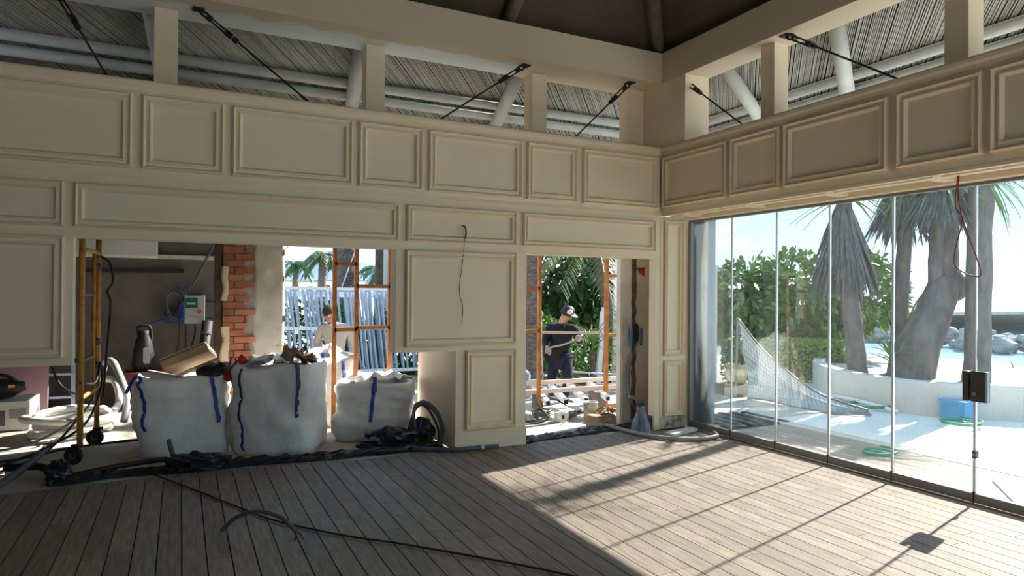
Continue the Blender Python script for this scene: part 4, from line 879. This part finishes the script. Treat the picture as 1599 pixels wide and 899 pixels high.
# yuccas / palms in the planter
pw = MB(); pts = spline([(6.6, 3.0, 0), (5.4, 2.2, 0), (4.66, 1.4, 0), (4.25, .5, 0), (4.13, -.29, 0), (4.28, -.8, 0), (4.64, -1.15, 0), (5.1, -1.6, 0), (6.0, -2.4, 0), (7.5, -3.6, 0)], 8)
n_ = len(pts); prof = [(0, -.03), (0, .43), (.015, .45), (.2, .45), (.2, -.03)]
for i, p in enumerate(pts):
    d = (pts[min(i+1, n_-1)]-pts[max(i-1, 0)]).normalized(); nn_ = Vector((-d.y, d.x, 0))
    for o_, z_ in prof: pw.v.append(p+nn_*o_+Vector((0, 0, z_)))
for i in range(n_-1):
    for j in range(4): pw.f.append((5*i+j, 5*i+5+j, 5*i+6+j, 5*i+1+j))
pl = thing('planter', (4.6, .2, -.03), 'curved low rendered planter wall with palm trunks outside the glass', 'planter')
pw.build('planter_wall', 'planter', pl)
MB().add([tuple(p+Vector((.12, 0, .36))) for p in pts]+[(9.4, -3.6, .34), (9.4, 3.2, .34)], [tuple(range(n_+2))]).build('soil', 'sand', pl)
def yleafmesh(L, W, bend):
    mb = MB(); ns = 5
    for k in range(ns+1):
        t = k/ns; wd = W*(.55+.9*t if t < .35 else .87*(1-(t-.35)/.65)**.8+.01)
        mb.v += [Vector((L*t*(1-.25*bend*t), -wd/2, -bend*L*t*t+.004)), Vector((L*t*(1-.25*bend*t), 0, -bend*L*t*t-.006)), Vector((L*t*(1-.25*bend*t), wd/2, -bend*L*t*t+.004))]
    for k in range(ns):
        a = 3*k; mb.f += [(a, a+1, a+4, a+3), (a+1, a+2, a+5, a+4)]
    return mb
YL = {}
def yleaves(root, c, n, L, W, bend, e0, e1, m, seed, azr=(0, 2*PI)):
    key = (L, W, bend, m)
    if key not in YL:
        me = bpy.data.meshes.new('leaf'); q = yleafmesh(L, W, bend); me.from_pydata([tuple(p) for p in q.v], [], q.f); me.materials.append(M[m]); YL[key] = me
    rr = random.Random(seed)
    for k in range(n):
        o = bpy.data.objects.new('leaf', YL[key]); COL.objects.link(o); o.parent = root; o.location = Vector(c)-WL[root]+Vector((0, 0, rr.uniform(-.08, .08)))
        el = e0+(e1-e0)*rr.random(); az = rr.uniform(*azr); o.rotation_euler = (0, -el, az); s_ = rr.uniform(.8, 1.15); o.scale = (s_, s_, s_)
def skirt(root, c, h, r0, r1, n, seed, m='deadleaf'):
    mb = MB(); rr = random.Random(seed); c = Vector(c)
    for _ in range(n):
        a = rr.uniform(0, 2*PI); t = rr.random()*.65; d = Vector((math.cos(a), math.sin(a), 0))
        p = c+d*(r0+(r1-r0)*t*.6)-Vector((0, 0, h*t)); q = d*(r1-r0)*.5+Vector((rr.uniform(-.1, .1), rr.uniform(-.1, .1), -h*.62))
        mb.leaf(p, q, q.length*rr.uniform(.8, 1.15), .05, .05, d)
    return mb.build('leaf_skirt', m, root, kind='stuff')
def trunk(root, pts, rs_, m='bark', name='trunk'):
    P = spline(pts, 6); k = len(P); R = [rs_[0]+(rs_[1]-rs_[0])*i/(k-1) for i in range(k)]
    mb = MB().tube(P, R, 14)
    for v in mb.v: v += Vector((noise.noise(v*4), noise.noise(v*4+Vector((7, 0, 0))), 0))*.025
    return mb.build(name, m, root, smooth=True)
y1 = thing('yucca_tree', (4.75, .87, .3), 'slim yucca tree with grey hanging leaf skirt, leftmost in the planter', 'tree', 'yucca trees in the planter')
trunk(y1, [(4.78, .80, .3), (4.72, .86, 1.2), (4.62, .9, 2.2), (4.55, .92, 3.4)], (.16, .11)); skirt(y1, (4.56, .92, 3.25), 1.35, .1, .62, 420, 3)
yleaves(y1, (4.56, .92, 3.35), 46, .85, .06, .25, -.5, 1.2, 'yleaf', 5); yleaves(y1, (4.58, .92, 2.75), 26, .8, .06, .5, -1.25, -.8, 'yleaf', 6)
y2 = thing('yucca_tree', (5.67, .62, .3), 'tall thin yucca tree with drooping crown, second in the planter', 'tree', 'yucca trees in the planter')
trunk(y2, [(5.62, .72, .3), (5.66, .66, 1.5), (5.66, .58, 3.0), (5.6, .45, 4.6), (5.5, .30, 6.3)], (.13, .09)); skirt(y2, (5.66, .62, 3.75), 1.0, .1, .75, 300, 13)
yleaves(y2, (5.66, .62, 3.7), 60, .95, .06, .35, -1.0, .8, 'yleaf', 15); yleaves(y2, (5.5, .30, 6.3), 40, .7, .06, .3, -.9, 1.3, 'yleaf', 16)
y3 = thing('yucca_tree', (5.45, .1, .3), 'thick forked yucca tree leaning right, third in the planter', 'tree', 'yucca trees in the planter')
trunk(y3, [(5.30, .28, .25), (5.42, .18, .9), (5.62, .06, 1.45), (5.80, -.03, 1.95)], (.36, .22))
trunk(y3, [(5.68, .04, 1.7), (5.66, .06, 2.4), (5.70, .07, 3.5)], (.14, .10), name='stem'); trunk(y3, [(5.80, -.03, 1.8), (5.80, -.03, 2.6), (5.83, -.02, 3.7)], (.17, .13), name='stem')
MB().ball((5.86, -.06, 1.85), .23, 14, 10, (1, 1, 1.2), .3).build('burl', 'bark', y3, smooth=True)
skirt(y3, (5.75, .03, 3.75), .9, .1, .8, 320, 23); yleaves(y3, (5.75, .03, 3.6), 70, 1.0, .06, .35, -1.05, .8, 'yleaf', 25)
y4 = thing('palm_tree', (5.75, -.53, .3), 'straight pale palm trunk rising behind the door lock', 'tree')
trunk(y4, [(5.73, -.51, .25), (5.75, -.53, 2.0), (5.76, -.55, 3.9)], (.19, .16), 'bark'); yleaves(y4, (5.76, -.55, 3.6), 22, 1.1, .06, .3, -.9, .3, 'yleaf', 33, (-2.2, .3))
def smallyucca(c, label, n, L, seed):
    r = thing('young_yucca', (c[0], c[1], .3), label, 'plant'); trunk(r, [(c[0], c[1], .3), (c[0], c[1], c[2])], (.05, .04)); yleaves(r, c, n, L, .05, .2, .05, 1.35, 'yleaf', seed)
smallyucca((5.15, .45, .62), 'young green yucca in front of the thick forked trunk', 34, .5, 41)
smallyucca((5.82, .62, 1.2), 'young yucca sprouting between the palm trunks', 26, .55, 43)
for k in range(40):
    pass
gm = MB(); rr = random.Random(77)
for _ in range(500): gm.leaf((rr.uniform(8.4, 9.4), rr.uniform(-4, .4), rr.uniform(-.1, .35)), (rr.uniform(-1, 1), rr.uniform(-1, 1), 1.2), .25, .03, .2)
gm.build('coastal_grass', 'hedge', label='ragged green growth along the edge above the sea', cat='grass', kind='stuff')
# breakwater
rkm = MB(); rr = random.Random(9)
for _ in range(700):
    t = rr.random(); yy = -40+150*t; zz = rr.random()
    rkm.ball((62+rr.uniform(-3, 3)+.1*yy, yy, -3.6+1.9*zz*(1-abs(rr.uniform(-1, 1))*.5)), rr.uniform(.5, 1.2), 6, 4, (1, 1, .7), .5)
rkm.build('breakwater_rocks', 'rock', label='grey boulder breakwater far out in the sea', cat='rocks', kind='stuff')
# net
A_ = spline([(2.87, 1.57, 1.28), (3.02, 1.25, .85), (3.16, .85, .50), (3.25, .3, .20), (3.42, -.35, .06)], 6)
B2 = spline([(2.92, 1.40, .0), (2.95, 1.05, .02), (2.98, .6, .0), (3.05, .05, -.01), (3.42, -.40, .0)], 6)
Fr = spline([(3.5, 1.7, .5), (3.7, 1.3, .35), (3.75, .9, .2), (3.7, .3, .08), (3.5, -.3, .0)], 6)
nn_ = len(A_)-1
def at(c, u): i = min(int(u*nn_), nn_-1); return c[i].lerp(c[i+1], u*nn_-i)
nr = thing('sports_net', (3.1, .7, -.03), 'collapsed net with pale blue cloth lying on the patio', 'net')
solid(MB().grid(lambda u, v: at(A_, u).lerp(at(B2, u), .42+.58*v)+Vector((.06*math.sin(v*PI), 0, .02*noise.noise(Vector((u*8, v*5, 0))))), 22, 8).build('cloth', 'cloth', nr, smooth=True), .004)
solid(MB().grid(lambda u, v: at(A_, u).lerp(at(B2, u), .0+.42*v)+Vector((.03*math.sin(v*PI), 0, 0)), 22, 5).build('white_band', 'clothw', nr, smooth=True), .004)
def netting(P, Q, nu, nv):
    mb = MB()
    for i in range(nu+1): mb.tube([at(P, i/nu).lerp(at(Q, i/nu), k/8)-Vector((.02, .02, -.0+.03*math.sin(PI*k/8))) for k in range(9)], .0035, 3)
    for j in range(nv+1): mb.tube([at(P, k/24).lerp(at(Q, k/24), j/nv)-Vector((.02, .02, .03*math.sin(PI*j/nv))) for k in range(25)], .0035, 3)
    return mb
netting(A_, B2, 34, 12).build('mesh_front', 'rail', nr, kind='stuff'); netting(A_, Fr, 26, 9).build('mesh_back', 'net', nr, kind='stuff')
MB().tube(A_, .016, 6).build('edge_rope', 'rail', nr, smooth=True); MB().tube(B2, .014, 6).build('lower_rope', 'rail', nr, smooth=True)
MB().tube([(2.86, 1.60, -.03), (2.87, 1.58, 1.30)], .018, 8).build('pole', 'rail', nr)
fp = thing('flower_pot', (3.12, 1.85, -.03), 'yellowish plant pot behind the tip of the net', 'pot')
MB().lathe((3.12, 1.85, .17), [(.14, 0), (.17, .1), (.17, .28), (.20, .29), (.20, .33), (.16, .33)], 16).build('pot', 'terra', fp, smooth=True); MB().box(2.85, 3.4, 1.6, 2.1, -.03, .17).build('plinth', 'concrete', fp)
pm = MB(); cloud(pm, (3.12, 1.85, .75), (.22, .22, .3), 260, .08, .05, random.Random(2), .2); pm.build('foliage', 'leafdark', fp, kind='stuff')
pst = thing('pale_post', (3.3, 2.6, -.2), 'pale upright post beside the rubber tree', 'post')
MB().box(3.27, 3.35, 2.55, 2.63, -.2, 2.15).build('shaft', 'planter', pst); MB().box(3.25, 3.37, 2.53, 2.65, 2.15, 2.19).build('cap', 'planter', pst)
gr_ = thing('ground_shadows', (1.5, .3, -.012), 'shadow stripes on the slab outside the glass, laid as dark strips', 'shadow stripes')
for k in range(6): MB().bar((1.05+.17*k, .75-.05*k, .0), (.95+.19*k, -.28, .0), .085, .02).build('slat', 'dark', gr_)  # dark strips stand in for shadow stripes falling on the slab
for i, (c, a) in enumerate([((4.0, .05, 0), 1), ((1.3, -1.98, 0), .55), ((3.85, -1.35, 0), .8)]):
    hpts = [(c[0]+.22*a*math.cos(t*.4)*(1+.02*t), c[1]+.28*a*math.sin(t*.4), .01+.0015*t) for t in range(34)]
    MB().tube(hpts, .012, 6).build('garden_hose', 'ghose', smooth=True, label=['green garden hose coiled near the net end', 'green hose loop just outside the glass', 'green hose loop before the planter'][i], cat='hose')
cable('white_hose', [(4.5, 1.1, .0), (4.15, .5, .05), (3.98, -.1, .04), (4.0, -.4, .0)], .03, 'hose', 'pale hose along the planter foot', 'hose', 8)
cr_ = thing('blue_crate', (4.45, -.98, -.03), 'blue plastic crate by the planter beside the lock', 'crate')
MB().box(4.25, 4.55, -1.18, -.85, -.03, .22).build('tub', 'crate', cr_, bevel=.01); MB().box(4.23, 4.57, -1.2, -.83, .20, .24).build('rim', 'crate', cr_)
MB().add([(.75, -3.55, .012), (1.35, -3.05, .012), (1.45, -3.75, .02), (1.1, -3.3, .07), (.75, -3.55, 0), (1.35, -3.05, 0), (1.45, -3.75, 0)], [(0, 3, 1), (1, 3, 2), (0, 2, 3), (0, 1, 5, 4), (1, 2, 6, 5), (2, 0, 4, 6), (4, 5, 6)]).build('paper_sheet', 'clothw', label='white sheet lying on the outer deck at the right edge', cat='paper')
# garden behind the right doorway
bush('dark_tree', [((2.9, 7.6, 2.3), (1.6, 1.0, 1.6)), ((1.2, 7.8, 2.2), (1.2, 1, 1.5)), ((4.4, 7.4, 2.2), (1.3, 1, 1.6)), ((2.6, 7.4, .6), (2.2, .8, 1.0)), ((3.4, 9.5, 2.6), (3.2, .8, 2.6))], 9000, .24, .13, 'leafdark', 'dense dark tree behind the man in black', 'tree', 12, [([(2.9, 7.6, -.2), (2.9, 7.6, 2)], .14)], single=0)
bush('garden_shrub', [((.75, 5.2, .55), (.6, .5, .75)), ((1.5, 5.6, .5), (.6, .5, .7))], 1500, .13, .07, 'leaf', 'bright leafy shrub left of the man in black', 'shrub', 14)
bush('garden_shrub', [((2.2, 5.3, .35), (.8, .5, .6)), ((3.0, 5.0, .3), (.6, .5, .6))], 1500, .13, .06, 'leaf', 'bright leafy shrub right of the man in black', 'shrub', 15)
pt = thing('date_palm', (3.0, 5.2, -.2), 'leaning brown palm with arching fronds behind the right doorway', 'tree')
trunk(pt, [(3.0, 5.1, -.2), (2.85, 5.1, .8), (2.72, 5.12, 1.5), (2.5, 5.2, 2.5), (2.4, 5.25, 3.1)], (.14, .11), 'palmtrunk')
def frond(root, c, az, el, L, seed, m='frond', n=34, lw=.03, ll=.42):
    mb = MB(); rr = random.Random(seed); P = []
    for k in range(12):
        t = k/11; r = L*t; P.append(Vector(c)+Vector((math.cos(az)*r*math.cos(el*.6), math.sin(az)*r*math.cos(el*.6), L*(math.sin(el)*t-.75*t*t))))
    mb.tube(P, [.018*(1-.8*k/11) for k in range(12)], 5)
    for k in range(n):
        t = .12+.88*k/n; i = min(int(t*11), 10); p = P[i].lerp(P[i+1], t*11-i); d = (P[i+1]-P[i]).normalized(); s_ = d.cross(Vector((0, 0, 1))).normalized()
        for q in (-1, 1): mb.leaf(p, d*.7+s_*q*.8+Vector((0, 0, rr.uniform(-.3, .1))), ll*(1-.5*abs(t-.45)), lw, .35)
    mb.build('frond', m, root)
for k, az in enumerate((2.6, 3.1, 3.6, 4.1, 4.6, 2.0, 5.2, .3)): frond(pt, (2.4, 5.25, 3.1), az, .55-.15*(k % 3), 1.7, k)
for k, az in enumerate((3.0, 3.7, 4.3, 2.6)): frond(pt, (2.45, 5.22, 2.7), az, .1, 1.5, 20+k)
yg = thing('garden_yucca', (1.95, 4.4, -.2), 'spiky bright green yucca behind the man in black', 'plant'); trunk(yg, [(1.95, 4.4, -.2), (1.9, 4.4, .55)], (.06, .05), 'palmtrunk'); yleaves(yg, (1.9, 4.4, .6), 60, .62, .05, .2, .0, 1.35, 'yleaf', 51)
yg2 = thing('garden_yucca', (2.85, 4.3, -.2), 'spiky yucca at the foot of the stripped pillar, right of the white post', 'plant'); yleaves(yg2, (2.75, 4.2, .1), 50, .7, .05, .2, .1, 1.35, 'yleaf', 52); yleaves(yg2, (2.7, 4.3, 1.0), 40, .6, .05, .25, -.2, 1.3, 'yleaf', 53); trunk(yg2, [(2.75, 4.3, -.2), (2.7, 4.3, 1.0)], (.1, .08), 'palmtrunk')
wp = thing('white_post', (2.03, 4.33, -.2), 'slanting white post behind the right orange frame', 'post'); MB().bar((2.0, 4.34, -.2), (2.08, 4.30, 1.32), .10, .06).build('plank', 'whitesteel', wp); MB().bar((2.08, 4.30, 1.32), (2.085, 4.30, 1.40), .05, .05).build('pointed_tip', 'whitesteel', wp)
wp2 = thing('white_post', (2.5, 4.3, -.2), 'upright white post beside the stripped pillar', 'post'); MB().bar((2.45, 4.45, -.2), (2.50, 4.45, 2.3), .09, .05).build('plank', 'whitesteel', wp2); MB().bar((2.50, 4.45, 2.3), (2.50, 4.45, 2.36), .05, .04).build('pointed_tip', 'whitesteel', wp2)
tl = thing('palm_tree', (.55, 4.55, -.2), 'thick dark palm trunk at the left side of the right doorway', 'tree'); trunk(tl, [(.58, 4.5, -.2), (.55, 4.5, 1.5), (.6, 4.5, 5)], (.26, .22), 'palmtrunk'); yleaves(tl, (.6, 4.5, 5), 30, 1.4, .08, .3, -.6, 1.2, 'yleaf', 61)
bl = thing('blue_drum', (-.15, 3.6, -.2), 'grey blue drum behind the pier edge in the right doorway', 'drum'); MB().lathe((-.2, 3.4, -.2), [(.17, 0), (.19, .05), (.19, .5), (.16, .56), (.07, .62), (.07, .68)], 14).build('tank', mat('grey_blue', (.22, .26, .34), .5), bl, smooth=True); MB().lathe((-.2, 3.4, .48), [(.08, 0), (.08, .12)], 12).build('lid', 'white', bl)
# far view behind the hoodie man
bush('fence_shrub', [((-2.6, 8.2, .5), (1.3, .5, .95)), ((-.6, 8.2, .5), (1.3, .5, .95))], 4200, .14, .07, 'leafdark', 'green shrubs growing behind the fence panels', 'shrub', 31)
pk = thing('palm_tree', (-1.75, 9.6, -.2), 'massive palm trunk seen through the orange frame', 'tree'); trunk(pk, [(-1.75, 9.6, -.2), (-1.75, 9.6, 2), (-1.72, 9.6, 5)], (.30, .27), 'palmtrunk')
for k in range(9): frond(pk, (-1.72, 9.6, 4.6), k*.7, .1, 2.6, 40+k, n=40, lw=.04, ll=.6)
MB().tube(spline([(-1.95, 9.28, 2.75), (-1.6, 9.28, 2.7), (-1.75, 9.28, 2.2), (-1.9, 9.28, 1.75)]), .015, 5).build('trunk_rope', 'whitesteel', pk)
fpst = thing('lamp_post', (-.93, 9.15, -.2), 'white and dark post right of the massive palm trunk', 'post'); MB().box(-.96, -.80, 9.1, 9.2, -.2, 3.6).build('white_face', 'white', fpst); MB().box(-1.12, -.96, 9.1, 9.25, -.2, 3.6).build('dark_face', 'barkdk', fpst)
cable('white_branch', [(-3.95, 8.0, 2.5), (-3.65, 8.0, 2.3), (-3.55, 8.0, 1.95), (-3.75, 8.0, 1.65)], .03, 'whitesteel', 'curved white pipe beside the brick pillar', 'pipe', 8)
def farpalm(c, h, L, seed, label):
    r = thing('fan_palm', (c[0], c[1], -.2), label, 'tree'); trunk(r, [(c[0], c[1], -.2), (c[0]+.1, c[1], h)], (.22, .16), 'palmtrunk')
    for k in range(13): frond(r, (c[0]+.1, c[1], h), k*.49+seed, .75-.35*(k % 4), L, seed*20+k, 'leafdark', 22, .06, .75*L/1.6)
farpalm((.8, 35, 0), 3.3, .95, 1, 'small fan palm far behind, next to the brick pillar')
farpalm((.35, 24.2, 0), 3.3, .95, 2, 'fan palm far behind, left of the orange frame')
farpalm((2.9, 24, 0), 2.7, .95, 3, 'fan palm far behind, right of the massive palm trunk')
hl = MB(); HN = 40
for i in range(HN+1):
    xx = -500+1700*i/HN; hh = 62*math.exp(-((xx-190)/110)**2)+34*math.exp(-((xx-330)/140)**2)+22*math.exp(-((xx-20)/150)**2)+8*noise.noise(Vector((xx*.02, 0, 0)))+6
    hl.v += [Vector((xx, 900, -4)), Vector((xx, 960, max(2, hh*.52))), Vector((xx, 1100, -4))]
for i in range(HN): hl.f += [(3*i, 3*i+3, 3*i+4, 3*i+1), (3*i+1, 3*i+4, 3*i+5, 3*i+2)]
hl.build('hills', 'mount', kind='structure', label='blue hills on the horizon')
for i, (xx, yy, w_, h_) in enumerate([(4, 130, 9, 4.2), (15, 140, 12, 3.4), (28, 150, 10, 3.8)]):
    hs = thing('house', (xx, yy, -.4), ['white house far behind, nearest the brick pillar', 'long white house far behind the fence', 'white house far behind the massive palm', 'white house hidden by the brick pillar'][i], 'house')
    MB().box(xx-w_/2, xx+w_/2, yy-4, yy+4, -.4, h_).build('walls', 'house', hs); MB().box(xx-w_/2-.3, xx+w_/2+.3, yy-4.3, yy+4.3, h_, h_+.3).build('roof', 'card', hs)
    for k in range(4): MB().box(xx-w_/2+.8+k*w_/4.2, xx-w_/2+1.8+k*w_/4.2, yy-4.05, yy-3.95, h_-2, h_-.9).build('window', 'tool', hs)
MB().box(-200, 300, 45, 900, -.8, -.4).build('ground_far', 'sand', kind='structure', label='far low ground')
